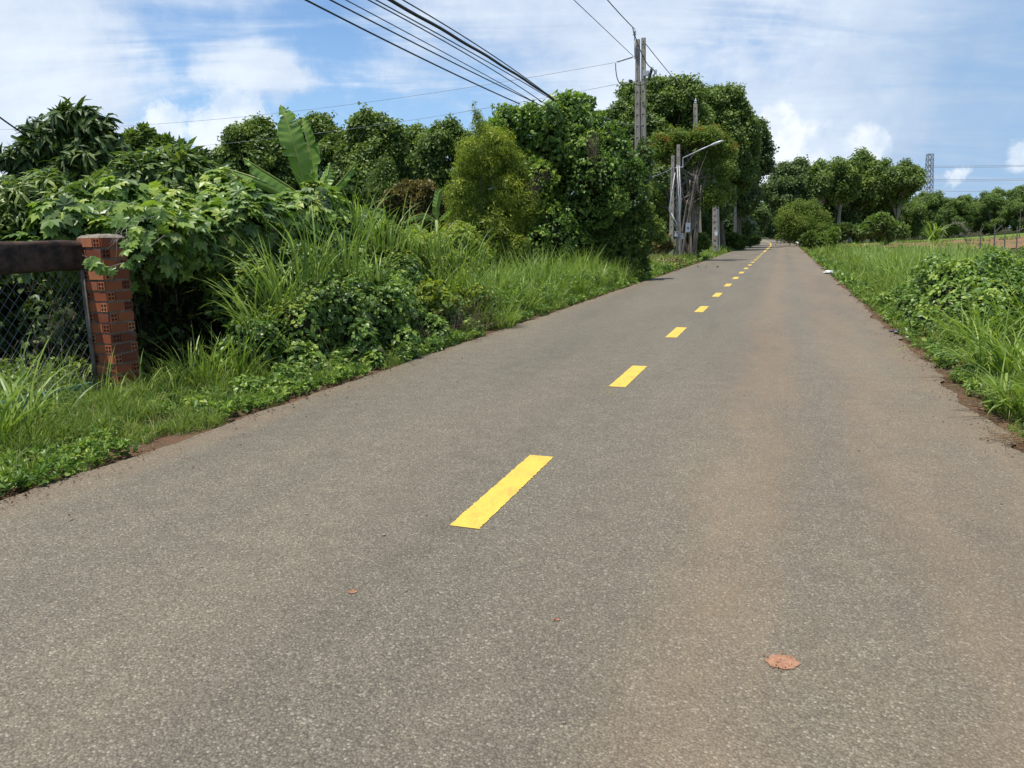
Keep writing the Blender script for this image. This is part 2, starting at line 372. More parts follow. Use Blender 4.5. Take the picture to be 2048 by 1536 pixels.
HEART = (np.array([[0, 0, 0], [.30, -.06, .03], [.42, .28, .02], [.22, .68, -.02], [0, 1, -.14], [-.22, .68, -.02], [-.42, .28, .02], [-.30, -.06, .03], [0, .35, -.05]]),
         [(8, 0, 1, 2), (8, 2, 3), (8, 3, 4), (8, 4, 5), (8, 5, 6), (8, 6, 7, 0)])
def frames(nrm, tip):
    z = nrm/(np.linalg.norm(nrm, axis=1)[:, None]+1e-9)
    y = tip - z*(z*tip).sum(1)[:, None]; y /= np.linalg.norm(y, axis=1)[:, None]+1e-9
    return np.stack([np.cross(y, z), y, z], -1)
def rosette(tpl, n, up, seed, droop=.2):
    r = np.random.default_rng(seed); Vs = []; Fs = []; k = 0
    a = r.uniform(0, 2*PI, n); e = r.uniform(-droop, up, n)
    tip = np.stack([np.cos(a)*np.cos(e), np.sin(a)*np.cos(e), np.sin(e)], 1)
    nr = np.stack([-np.cos(a)*np.sin(e), -np.sin(a)*np.sin(e), np.cos(e)], 1) + r.normal(0, .25, (n, 3))
    R3 = frames(nr, tip)
    for i in range(n):
        V = (tpl[0]*r.uniform(.75, 1.1))@R3[i].T + tip[i]*.08
        Vs.append(V); Fs += [tuple(q+k for q in f) for f in tpl[1]]; k += len(V)
    return np.concatenate(Vs), Fs
def cloudlet(n, seed, size=.55):        # a loose spray of small folded leaves in a unit ball
    r = np.random.default_rng(seed); Vs = []; Fs = []; k = 0
    P = r.normal(0, .42, (n, 3)); tip = r.normal(0, 1, (n, 3)); tip[:, 2] -= .4; nr = r.normal(0, .6, (n, 3)) + [0, 0, .9]
    R3 = frames(nr, tip)
    for i in range(n):
        V = LEAF[0]*[1.25, 1, 1]*size*r.uniform(.7, 1.2)@R3[i].T + P[i]; Vs.append(V); Fs += [tuple(q+k for q in f) for f in LEAF[1]]; k += 4
    return np.concatenate(Vs), Fs
MANGO = [rosette(LONG, 12, .25, i, 1.15) for i in range(4)]
ROSE = [rosette(LEAF, 7, 1.1, 20+i, .5) for i in range(4)]
SPRAY = [cloudlet(9, 40+i) for i in range(4)]
FINE = [cloudlet(16, 60+i, .30) for i in range(4)]

def lump_points(lumps, n, shell=(.78, 1.06), squash=1.0, reject=.62, upbias=.25):
    P = np.array([l[0] for l in lumps]); r = np.array([l[1] for l in lumps])
    k = rng.choice(len(lumps), int(n*1.7), p=r**2/(r**2).sum())
    d = rng.normal(0, 1, (len(k), 3)); d[:, 2] += upbias; d /= np.linalg.norm(d, axis=1)[:, None]
    rad = r[k]*rng.uniform(*shell, len(k))
    q = P[k] + d*rad[:, None]*[1, 1, squash]
    dist = np.linalg.norm((q[:, None]-P[None])/[1, 1, squash], axis=2)/r[None] if len(k)*len(P) < 9e7 else np.ones((len(k), len(P)))
    keep = (dist.min(1) > reject) & (q[:, 2] > .02)
    q, d, k = q[keep][:n], d[keep][:n], k[keep][:n]
    return q, d, k
def wob3(q, f, seed=0):
    a = q*f; return (np.sin(a[:, 0]*1.3+1.7*np.sin(a[:, 1]*.9+seed))+np.sin(a[:, 1]*1.7+1.3*np.sin(a[:, 2]*1.1))+np.sin(a[:, 2]*1.5+1.9*np.sin(a[:, 0]*.8+seed)))/3
def frac(lumps, kids=5, seed=1, rr=(.34, .58), dist=(.62, .98)):
    r_ = np.random.default_rng(seed+len(lumps)); out = []
    for p, r in lumps:
        out.append((np.asarray(p, float), r*.80))
        for _ in range(kids):
            d = r_.normal(0, 1, 3); d[2] += .35; d /= np.linalg.norm(d); k = r_.uniform(*rr)
            out.append((p + d*r*r_.uniform(*dist), r*k))
    return out
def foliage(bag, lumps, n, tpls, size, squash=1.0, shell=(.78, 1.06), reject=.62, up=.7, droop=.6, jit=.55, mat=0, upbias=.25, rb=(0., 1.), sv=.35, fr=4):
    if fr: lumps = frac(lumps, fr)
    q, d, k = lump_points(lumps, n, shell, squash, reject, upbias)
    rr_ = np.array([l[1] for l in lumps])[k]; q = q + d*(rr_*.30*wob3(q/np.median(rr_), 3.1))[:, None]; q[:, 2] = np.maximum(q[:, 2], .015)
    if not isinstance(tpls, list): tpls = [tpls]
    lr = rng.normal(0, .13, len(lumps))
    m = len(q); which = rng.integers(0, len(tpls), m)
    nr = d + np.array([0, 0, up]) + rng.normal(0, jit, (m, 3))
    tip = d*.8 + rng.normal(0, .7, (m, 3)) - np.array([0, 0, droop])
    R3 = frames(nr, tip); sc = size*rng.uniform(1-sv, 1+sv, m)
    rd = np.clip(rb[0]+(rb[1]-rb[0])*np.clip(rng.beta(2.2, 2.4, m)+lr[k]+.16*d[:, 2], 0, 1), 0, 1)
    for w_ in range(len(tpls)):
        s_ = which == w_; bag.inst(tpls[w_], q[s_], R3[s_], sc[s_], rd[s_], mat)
def core(bag, lumps, f=.62, mat=0, seed=0):        # rough dark filler shell, stands for the shade inside the foliage
    for (p, r) in lumps:
        nu, nv = 14, 9; u = np.linspace(0, 2*PI, nu, endpoint=False); v = np.linspace(0, PI, nv); V = []
        for b in v:
            for a in u:
                dd = np.array([math.sin(b)*math.cos(a), math.sin(b)*math.sin(a), math.cos(b)])
                V.append(np.asarray(p)+dd*r*f*(1+.35*mnoise.noise(Vector(dd*2.3+np.asarray(p)))))
        V = np.array(V); V[:, 2] = np.maximum(V[:, 2], -.05)
        bag.polys(V, [(i*nu+j, (i+1)*nu+j, (i+1)*nu+(j+1) % nu, i*nu+(j+1) % nu) for i in range(nv-1) for j in range(nu)], None, mat)
def limb(bag, a, b, r0, r1, n=6, wob=.08, seg=6, bow=.12):
    a = np.asarray(a, float); b = np.asarray(b, float); L = np.linalg.norm(b-a)
    u = np.linspace(0, 1, seg+1)[:, None]
    mid = (a+b)/2 + np.array([0, 0, 1])*L*bow*rng.uniform(-.6, 1) + rng.normal(0, wob*L, 3)
    P = a*(1-u)**2 + 2*mid*u*(1-u) + b*u**2
    bag.tube(P, np.linspace(r0, r1, seg+1), n)
def px_lumps(L, Y, dj=.6, seed=None):
    out = []
    for l in L:
        x, y, r = l[:3]; yy = Y + (l[3] if len(l) > 3 else rng.uniform(-dj, dj)*r*Y/F*1.2)
        out.append((atY(x, y, yy), r*yy/F))
    return out
def scatter_lumps(x0, x1, ytop, ybot, Y, n, r, ell=True, depth=None):
    """lumps filling a crown whose outline in the photo is about x0..x1, ytop..ybot"""
    cx, cy, rx, ry = (x0+x1)/2, (ytop+ybot)/2, (x1-x0)/2, (ybot-ytop)/2; out = []
    dp = (rx*Y/F*.75) if depth is None else depth
    for i in range(n):
        d = rng.normal(0, 1, 3); d /= np.linalg.norm(d); q = rng.uniform(.45, 1)**.6
        rr = r*rng.uniform(.7, 1.25)
        x = cx + d[0]*q*max(rx-rr*.8, 4); y = cy - d[2]*q*max(ry-rr*.8, 4); yy = Y + d[1]*q*dp
        out.append((atY(x, y, yy), rr*yy/F))
    return out
def tree(name, label, cat, lumps, base, n, tpls, size, mat, tr=.2, bark='bark', group=None, forkz=.45, limbs=9, inner=.25, squash=.9, trunks=None, extra=None, **kw):
    base = np.asarray(base, float)
    o = thing(name, label, cat, base, group)
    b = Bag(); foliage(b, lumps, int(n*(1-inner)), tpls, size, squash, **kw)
    kw2 = dict(kw); kw2.update(shell=(.15, .8), reject=0.0, rb=(0, .6), fr=0); foliage(b, lumps, int(n*inner), tpls, size, squash, **kw2)  # inner crown leaves coloured darker, imitating shade
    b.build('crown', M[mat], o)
    tb = Bag(); cen = np.mean([l[0] for l in lumps], 0)
    for tp in (trunks or [(base, None)]):
        b0 = np.asarray(tp[0], float); top = tp[1] if tp[1] is not None else b0*(1-forkz) + cen*forkz
        top = np.asarray(top, float)
        limb(tb, b0-[0, 0, .1], top, tr, tr*(.62 if trunks is None else .4), 8, .02 if trunks is None else .03, 8, 0)
        idx = rng.permutation(len(lumps))[:limbs]
        for i in idx:
            limb(tb, top + (b0-top)*rng.uniform(0, .25), lumps[i][0], tr*rng.uniform(.3, .5), tr*.08, 5, .05, 6)
    tb.build('trunk', M[bark], o, smooth=True)
    if extra: extra(o)
    return o

# ------------------------------------------------------------------ terrain, road
def ground_z(x, y):
    q = np.stack([np.asarray(x, float), np.asarray(y, float)], -1)-O2; s = q@D2; t_ = q@N2
    k = np.clip((t_-14)/45, 0, 1); k = k*k*(3-2*k)
    return k*2.15*np.clip((s-25)/90, 0, 1)
xs = np.concatenate([-np.geomspace(3, 1500, 34)[::-1], np.linspace(-2.8, 60, 60), np.geomspace(64, 1500, 24)])
ys = np.concatenate([np.linspace(-60, 200, 110), np.geomspace(206, 2500, 22)])
X_, Y_ = np.meshgrid(xs, ys); Z_ = ground_z(X_, Y_) - .03
def grid_faces(nr, nc):
    i, j = np.meshgrid(np.arange(nr-1), np.arange(nc-1), indexing='ij')
    return np.stack([i*nc+j, i*nc+j+1, (i+1)*nc+j+1, (i+1)*nc+j], -1).reshape(-1), (nr-1)*(nc-1)
g = Bag(); L_, nf = grid_faces(len(ys), len(xs)); g.add(np.stack([X_, Y_, Z_], -1).reshape(-1, 3), L_, [4]*nf)
tag(g.build('ground', M['ground'], smooth=True), kind='structure')
def strip(name, mat, s_arr, tl, tr, z, cols=2, kind='structure'):
    b = Bag(); u = np.linspace(0, 1, cols); P = []
    for s, a, c in zip(s_arr, tl, tr):
        for q in u:
            p = RC(s, a*(1-q)+c*q); P.append([p[0], p[1], z + float(ground_z(p[0], p[1]))*0])
    L, nf = grid_faces(len(s_arr), cols); b.add(np.array(P), L, [4]*nf)
    return b.build(name, M[mat])
def RC(s, t):                           # the road bends gently left after 150 m
    k = max(s-95, 0); return W(s, t - .00042*k*k)
# along-road spacing: fine near the camera
sarr = np.concatenate([np.arange(-12, 2, 1.), np.arange(2, 22, .06), np.arange(22, 60, .4), np.arange(60, 330, 4.)])
def edge_noise(s, seed, amp=1.0):
    f = min(1, 1.0 if s < 22 else .6)
    return amp*(.085*mnoise.noise(Vector((s*.55, seed, 0))) + .05*mnoise.noise(Vector((s*2.1, seed, 3))) + f*.028*mnoise.noise(Vector((s*8, seed, 7))))
soilb = strip('verge_soil', 'verge_soil', sarr, [TL-1.9-.5*mnoise.noise(Vector((s*.4, 9, 0))) for s in sarr], [TR+1.1+.6*mnoise.noise(Vector((s*.4, 4, 0))) for s in sarr], -.022)
tag(soilb, kind='structure')
rb_ = Bag(); P = []
cols = 14
for s in sarr:
    a = TL + edge_noise(s, 1.3); c = TR + edge_noise(s, 5.7, 1.5)
    for q in np.linspace(0, 1, cols):
        tt = a*(1-q)+c*q; p = RC(s, tt); P.append([p[0], p[1], 0.0 + .035*(1-((tt-.15)/3)**2)*0])
L, nf = grid_faces(len(sarr), cols); rb_.add(np.array(P), L, [4]*nf)
road = rb_.build('road', M['asphalt'])
# object axes = road axes so the wear runs along the road
ang = math.atan2(-N2[1], N2[0]); 
road.rotation_euler = (0, 0, -ang); road.location = (O2[0], O2[1], 0)
mi = road.rotation_euler.to_matrix().to_4x4(); mi.translation = road.location; road.data.transform(mi.inverted()); tag(road, kind='structure')

# yellow dashes: 1.29 m long, every 3.87 m; first one starts just ahead of the camera
ords = ['Nearest and largest', 'Second nearest', 'Third nearest', 'Fourth nearest', 'Fifth nearest', 'Sixth nearest', 'Seventh nearest', 'Eighth nearest', 'Ninth nearest', 'Tenth nearest',
        'Eleventh nearest', 'Twelfth nearest', 'Thirteenth nearest', 'Fourteenth nearest', 'Fifteenth nearest', 'Sixteenth nearest']
def dash(s0, s1, w=.165, fine=True):
    b = Bag(); n = 90 if fine else 3; P = []
    for s in np.linspace(s0, s1, n):
        for sd in (-1, 1):
            tt = sd*w/2 + (rng.normal(0, .0030) if fine else 0); p = RC(s, tt); P.append([p[0], p[1], .004])
    L, nf = grid_faces(n, 2); b.add(np.array(P), L, [4]*nf); c = RC((s0+s1)/2, 0)
    return b.build('road_dash', M['paint'], loc=(c[0], c[1], 0))
for i in range(16):
    s0 = 3.95 + 3.87*i + (.0 if i else -.02)
    o = dash(s0, s0+(1.36 if i == 0 else 1.29), .172, i < 4)
    tag(o, ords[i].lower()+' yellow painted dash of the road centre line' + (', with worn flecks beside it' if i == 1 else ''), 'road marking', 'dashes of the yellow centre line')
o = dash(67, 290, .15, False)
b = Bag(); P = []
ss = np.arange(67, 300, 4.)
for s in ss:
    for sd in (-1, 1): p = RC(s, sd*.08); P.append([p[0], p[1], .004])
L, nf = grid_faces(len(ss), 2); b.add(np.array(P), L, [4]*nf); me_old = o.data; C.objects.unlink(o); bpy.data.objects.remove(o)
o = b.build('centre_line', M['paint'], loc=W(67, 0)); tag(o, 'thin unbroken yellow line at the far end of the road', 'road marking')
# flecks of paint past the second dash, red clay splotch, small pebbles
b = Bag()
for _ in range(26):
    p = G(1212+rng.normal(0, 10), 786+rng.normal(0, 4.5)); a = rng.uniform(0, 6.28, 5); a.sort(); r = rng.uniform(.003, .011)
    b.polys([[p[0]+r*math.cos(q)*rng.uniform(.6, 1.3), p[1]+r*math.sin(q)*rng.uniform(.6, 1.3), .005] for q in a], [range(5)])
tag(b.build('paint_flecks', M['paint'], loc=G(1212, 786)), 'tiny yellow paint flecks on asphalt in front of the second dash', 'paint flecks', kind='stuff')
def splat(px, py, r, label):
    c = G(px, py); b = Bag(); n = 64; V = [[c[0], c[1], .0065]]
    for k, zz_ in ((.6, .0058), (1.0, .0035)):
        for i in range(n):
            a = 2*PI*i/n; q = r*k*(1+.16*mnoise.noise(Vector((math.cos(a)*2.2, math.sin(a)*2.2, px)))+rng.normal(0, .02))
            V.append([c[0]+1.25*q*math.cos(a), c[1]+q*math.sin(a), zz_+rng.uniform(0, .0015)*(k < 1)])
    f = [(0, 1+i, 1+(i+1) % n) for i in range(n)] + [(1+i, 1+n+i, 1+n+(i+1) % n, 1+(i+1) % n) for i in range(n)]
    b.polys(V, f)
    for _ in range(int(26*r/.045)):
        a = rng.uniform(0, 6.28); q = r*rng.uniform(.2, 1.5); b.ball([c[0]+1.2*q*math.cos(a), c[1]+q*math.sin(a), .008], rng.uniform(.0012, .004), 5, 4)
    tag(b.build('clay_splotch', M['clay'], loc=c), label, 'clay', 'red clay specks on the asphalt')
splat(1565, 1325, .046, 'largest red clay splotch on the asphalt, in the right lane nearest the viewer')
splat(1114, 1240, .010, 'small red clay speck on the asphalt left of the large splotch')
splat(706, 1184, .016, 'faint red clay speck on the asphalt in the left lane')
b = Bag()
for _ in range(260):
    s = rng.uniform(2, 14); t_ = rng.uniform(TL+.1, TR-.05); p = W(s, t_); r = rng.uniform(.003, .008)*rng.choice([.7, 1, 1.5], p=[.6, .3, .1])
    b.ball([p[0], p[1], r*.4], [r*rng.uniform(.8, 1.5), r, r*.6], 6, 4, rng.uniform(.4, 1))
tag(b.build('pebbles', M['mortar']), 'loose pale pebbles and grit scattered over the asphalt', 'pebbles', kind='stuff')

b = Bag(); n_ = 90; s_ = 2.5+14*rng.uniform(0, 1, n_)**1.3; sd_ = rng.random(n_) < .6; k_ = np.abs(rng.exponential(.22, n_))
P_ = np.array([W(a, TR-.05-q if f else TL+.05+q, .006) for a, q, f in zip(s_, k_, sd_)]); low = rng.uniform(0, .8, n_)
for p_, q_ in zip(P_, low):
    a = rng.uniform(0, 6.28); d_ = np.array([math.cos(a), math.sin(a), .12]); b.inst(LEAF, [p_], frames(np.array([[.15, .1, 1.]]), d_[None]), [rng.uniform(.015, .04)], [q_])
tag(b.build('fallen_leaves', M['dry']), 'few dry fallen leaves lying on the asphalt near its edges', 'leaf litter', kind='stuff')

# ------------------------------------------------------------------ grass
def blades(bag, root, h, wid, az_, th0, k, segs=4, rnd=None, mat=0):
    n = len(root); root = np.asarray(root, float)
    u = np.linspace(0, 1, segs+1)
    th = th0[:, None] + k[:, None]*u[None]          # lean from upright
    ds = h[:, None]/segs
    hx = np.concatenate([np.zeros((n, 1)), np.cumsum(np.sin(th[:, :-1]), 1)*ds], 1)
    hz = np.concatenate([np.zeros((n, 1)), np.cumsum(np.cos(th[:, :-1]), 1)*ds], 1)
    dx, dy = np.cos(az_), np.sin(az_)
    tw = rng.uniform(-.9, .9, n); sx = -np.sin(az_+tw); sy = np.cos(az_+tw)
    wv = wid[:, None]*np.array([.65]+[min(1, 1.15*(1-q)**.55) for q in u[1:-1]]+[.03])[None]
    c = np.stack([root[:, 0, None]+hx*dx[:, None], root[:, 1, None]+hx*dy[:, None], root[:, 2, None]+hz], -1)
    side = np.stack([sx, sy, np.zeros(n)], -1)[:, None]*wv[..., None]
    V = np.stack([c-side, c+side], 2).reshape(n, -1, 3)
    f = np.array([[2*i, 2*i+1, 2*i+3, 2*i+2] for i in range(segs)]).ravel()
    L = (f[None]+(np.arange(n)*2*(segs+1))[:, None]).ravel()
    rnd = rng.beta(2, 2.2, n) if rnd is None else rnd
    bag.add(V.reshape(-1, 3), L, [4]*(n*segs), np.repeat(rnd, segs), mat)
def tuft(bag, c, n, h, spread, wid=.006, bend=1.3, segs=5, lean=.15, bias=None):
    a = rng.uniform(0, 2*PI, n); r = spread*np.sqrt(rng.uniform(0, 1, n))
    root = np.stack([c[0]+r*np.cos(a), c[1]+r*np.sin(a), np.full(n, c[2])], -1)
    hh = h*rng.uniform(.45, 1.1, n); az_ = a + rng.normal(0, .7, n)
    if bias is not None:
        s_ = rng.uniform(size=n) < .35; az_[s_] = bias + rng.normal(0, .5, s_.sum())
    blades(bag, root, hh, wid*rng.uniform(.6, 1.3, n), az_, np.abs(rng.normal(lean, .14, n)), np.abs(rng.normal(bend, .55, n)), segs)
def in_band(n, s0, s1, t0, t1, z=0.0, power=1.0):
    s = s0 + (s1-s0)*rng.uniform(0, 1, n)**power; t_ = rng.uniform(t0, t1, n)
    p = O2 + D2*s[:, None] + N2*t_[:, None]; return np.stack([p[:, 0], p[:, 1], np.full(n, z)], -1), s, t_

def low_leaves(bag, P, size, tpls, mat=0, rb=(.1, 1)):
    n = len(P); nr = rng.normal(0, .45, (n, 3))+[0, 0, 1]; tip = rng.normal(0, 1, (n, 3)); R3 = frames(nr, tip)
    wh = rng.integers(0, len(tpls), n); sc = size*rng.uniform(.6, 1.4, n); rd = rng.uniform(*rb, n)
    for i in range(len(tpls)):
        s_ = wh == i; bag.inst(tpls[i], P[s_], R3[s_], sc[s_], rd[s_], mat)
def verge(side, name, label):
    b = Bag()
    def edge(s): return (TL-.02 if side < 0 else TR+.06) + side*(.10*abs(mnoise.noise(Vector((s*1.3, side*3, 1))))*2 + .06*mnoise.noise(Vector((s*4, side, 2))))
    for (s0, s1, wd, n, h, wb, pw) in [(2.2, 9, 1.9, 52000, .13, .0028, 1), (9, 20, 1.7, 40000, .16, .0048, 1.1), (20, 50, 2.4, 26000, .24, .012, 1.2), (50, 130, 3.0, 12000, .35, .03, 1.2)]:
        s = s0+(s1-s0)*rng.uniform(0, 1, n)**pw; k = wd*rng.beta(1.0, 1.25, n)
        # keep to patches
        keep = np.array([mnoise.noise(Vector((a*1.6, c*2.4, side*7.0))) + .35*mnoise.noise(Vector((a*6, c*7, 3))) > -.26+(.34 if c < .14 and side < 0 else (.14 if c < .1 else 0)) for a, c in zip(s, k)])
        s, k = s[keep], k[keep]; tt = np.array([edge(a) for a in s]) + side*k
        p = O2 + D2*s[:, None] + N2*tt[:, None]; root = np.stack([p[:, 0], p[:, 1], np.full(len(s), -.02)], -1)
        pt_ = np.array([mnoise.noise(Vector((a*2.7, c*3.5, side*3.0))) for a, c in zip(s, k)]); hh = h*rng.uniform(.4, 1.5, len(s))*(.45+.75*np.clip(k/.7, 0, 1.2))*(1+1.5*pt_)
        blades(b, root, hh, wb*rng.uniform(.6, 1.4, len(s)), rng.uniform(0, 2*PI, len(s)), np.abs(rng.normal(.35, .3, len(s))), np.abs(rng.normal(1.0, .6, len(s))), 3,
               np.clip(rng.beta(2, 2.2, len(s))+.05, 0, 1))
    for (s0, s1, n, sz, z) in [(2.2, 9, 6500, .042, .06), (9, 22, 5200, .055, .09), (22, 60, 1800, .12, .12)]:
        s = rng.uniform(s0, s1, n); k = 1.7*rng.uniform(0, 1, n)**1.3
        keep = np.array([mnoise.noise(Vector((a*.9, c*1.4, side*11.0))) > -.08 for a, c in zip(s, k)]); s, k = s[keep], k[keep]
        tt = np.array([edge(a) for a in s]) + side*k; p = O2 + D2*s[:, None] + N2*tt[:, None]
        low_leaves(b, np.stack([p[:, 0], p[:, 1], z*rng.uniform(.1, 1.5, len(s))], -1), sz*1.15, [ROSE[0], ROSE[1], ROSE[2], HEART], 1, (.1, .95))
    P, s_, t_ = in_band(260, 2.4, 14, -4.6 if side < 0 else 3.3, -3.0 if side < 0 else 4.6)
    for p_ in P: tuft(b, (p_[0], p_[1], -.01), 14, rng.uniform(.14, .38), .05, .0042, 1.3, 4)
    P, s_, t_ = in_band(70, 3.0, 9.5, -4.7 if side < 0 else 3.6, -3.7 if side < 0 else 4.6)
    for p_ in P: tuft(b, (p_[0], p_[1], -.01), 16, rng.uniform(.3, .62), .07, .0055, 1.5, 5)
    P, s_, t_ = in_band(1500, 2.4, 18, -4.4 if side < 0 else 3.2, -2.95 if side < 0 else 4.4, .01); P[:, 2] = rng.uniform(0, .09, len(P))
    blades(b, P, rng.uniform(.08, .26, len(P)), np.full(len(P), .0022), rng.uniform(0, 6.28, len(P)), rng.uniform(.6, 1.5, len(P)), rng.normal(.2, .4, len(P)), 3, np.full(len(P), 1.2))
    tag(b.build(name, [M['lawn'], M['vine']]), label, 'grass', kind='stuff')
    # dead leaves and twigs along the edge
    b = Bag(); n = 4200
    s = 2.4+45*rng.uniform(0, 1, n)**1.6; off = rng.normal(.03, .10, n)
    keep = np.array([mnoise.noise(Vector((a*1.1, side*5.0, 8))) > -.15 for a in s]); s, off = s[keep], off[keep]
    p = O2 + D2*s[:, None] + N2*((TL if side < 0 else TR)+side*off)[:, None]
    P = np.stack([p[:, 0], p[:, 1], np.abs(rng.normal(.008, .006, len(s)))], -1); low_leaves(b, P, .020, [LEAF], rb=(0, .75))
    m_ = 900; s = 2.4+28*rng.uniform(0, 1, m_)**1.5; off = rng.normal(.02, .10, m_); p = O2 + D2*s[:, None] + N2*((TL if side < 0 else TR)+side*off)[:, None]
    root = np.stack([p[:, 0], p[:, 1], np.full(m_, .006)], -1)
    blades(b, root, rng.uniform(.03, .16, m_), np.full(m_, .0016), rng.uniform(0, 6.28, m_), np.full(m_, 1.50), rng.normal(0, .1, m_), 2, rng.uniform(0, 1, m_))
    tag(b.build('leaf_litter', M['dry']), 'brown dead leaves and twigs along the %s edge of the asphalt' % ('left' if side < 0 else 'right'), 'leaf litter', kind='stuff')
verge(-1, 'verge_grass', 'short green grass and weeds on the left verge beside the asphalt')
verge(1, 'verge_grass', 'short green grass and weeds on the right verge beside the asphalt')

def band_tufts(spec, name, label, mat='grass', kind='stuff', cat='tall grass'):
    b = Bag()
    for (n, s0, s1, t0, t1, h, nb, wid, sp, bend) in spec:
        P, s, t_ = in_band(n, s0, s1, t0, t1)
        for p, q in zip(P, s): tuft(b, (p[0], p[1], float(ground_z(p[0], p[1]))-.02), nb, h*rng.uniform(.55, 1.25), sp, wid*1.25, bend+rng.uniform(-.3, .5), 5, .15+.1*rng.random(), rng.uniform(0, 6.28))
    return tag(b.build(name, M[mat]), label, cat, kind=kind)
band_tufts([(60, 11.5, 27, -3.9, -3.3, .85, 60, .008, .26, 1.1), (110, 12, 28, -5.2, -3.9, 1.25, 62, .009, .30, 1.0), (45, 28, 55, -5.0, -3.3, .75, 45, .014, .4, 1.2)],
           'tall_grass', 'long bladed green grass standing along the left verge in front of the vine-draped tree')
band_tufts([(85, 17, 30, 4.3, 6.6, 1.15, 60, .009, .30, 1.2), (30, 10, 17, 5.6, 7.5, 1.1, 60, .009, .3, 1.2), (70, 28, 44, 4.6, 9, 1.15, 50, .013, .4, 1.1), (30, 30, 60, 4.8, 9, .9, 40, .02, .5, 1.2)],
           'tall_grass', 'long bladed green grass along the right verge in front of the red field')
def clump(name, px, py, n, h, sp, label, wid=.007, bend=1.4, z=0.0, grp='clumps of long bladed grass', lean=.2, bias=None):
    c = G(px, py, z); b = Bag(); tuft(b, (c[0], c[1], z-.02), n, h, sp, wid, bend, 7, lean, bias)
    return tag(b.build(name, M['grass'], loc=c), label, 'grass clump', grp)
def clumpY(px, py, Y, n, h, sp, label, wid=.010, bend=1.3, lean=.18, bias=None):
    c = atY(px, py, Y); c[2] = max(c[2], 0); b = Bag(); tuft(b, (c[0], c[1], c[2]-.02), n, h, sp, wid, bend, 7, lean, bias)
    return tag(b.build('grass_clump', M['grass'], loc=c), label, 'grass clump', 'clumps of long bladed grass')
clump('grass_clump', 45, 880, 60, .95, .16, 'coarse grass clump in front of the chain-link gate at the left end of the verge', .011, 1.3)
clump('grass_clump', -20, 905, 60, .95, .2, 'grass clump cut by the left border of the photo, below the gate', .011, 1.3)
clump('grass_clump', 110, 850, 18, .6, .1, 'sparse clump of three or four long blades before the green board of the gate', .010, 1.5)
clump('grass_clump', 400, 775, 110, .70, .22, 'sunlit upright grass clump on the verge right of the brick pillar', .0085, 1.1)
clump('grass_clump', 480, 765, 100, .80, .2, 'brightest upright grass clump, standing on the verge before the dark hollow', .009, 1.0)
clump('grass_clump', 560, 745, 95, .7, .22, 'sunlit grass clump against the left foot of the weedy mound', .0085, 1.2)
clump('grass_clump', 235, 792, 14, .42, .07, 'few arching blades at the foot of the brick pillar', .007, 1.9)
clumpY(505, 660, 8.3, 57, 1.0, .22, 'grey-green arching grass clump spilling over the dark hollow beside the vine thicket', .010, 1.6, .3, 3.3)
clumpY(560, 600, 8.6, 62, .95, .22, 'tall grass clump rising out of the left shoulder of the weedy mound', .010, 1.1, .2, 2.9)
clumpY(625, 560, 8.7, 41, 1.0, .18, 'grass clump with stiff pale upright blades in front of the vine thicket', .011, .8, .12)
clumpY(690, 545, 9.0, 41, .85, .2, 'grass clump with a fan of stiff blades on top of the weedy mound', .011, .8, .15)
clumpY(745, 560, 9.2, 31, .7, .25, 'loose grass clump on the right shoulder of the weedy mound', .009, 1.3)
clumpY(775, 500, 11.5, 78, 1.1, .45, 'high grass clump in front of the bronze shrub', .011, 1.1)
clumpY(705, 470, 11.5, 46, 1.15, .35, 'high arching grass clump just right of the banana plant', .010, 1.4)
clumpY(850, 510, 12.5, 62, .95, .45, 'feathery grass clump below the small banana plant', .011, 1.2)
clumpY(920, 530, 13, 57, .9, .45, 'grass clump at the left foot of the yellow-green bush', .011, 1.2)
clump('grass_clump', 1000, 655, 130, .62, .24, 'bright upright grass clump at the asphalt edge right of the brown bramble', .009, 1.0)
for (x, y, n, h, sp, lb) in [(2010, 760, 150, 1.0, .3, 'big arching grass clump at the right border of the photo'), (1945, 700, 140, .95, .3, 'arching grass clump between the leafy bush and the right border clump'),
                             (2075, 830, 120, .8, .3, 'grass clump cut by the right border of the photo'), (2040, 690, 150, 1.2, .35, 'upright grass clump behind the right border clump'),
                             (1905, 655, 110, .9, .3, 'grass clump leaning out of the leafy bush on the right verge'), (2120, 700, 140, 1.3, .35, 'far right grass clump beyond the photo border')]:
    clump('grass_clump', x, y, n, h, sp, lb, .012, 1.5, lean=.3, bias=3.6)

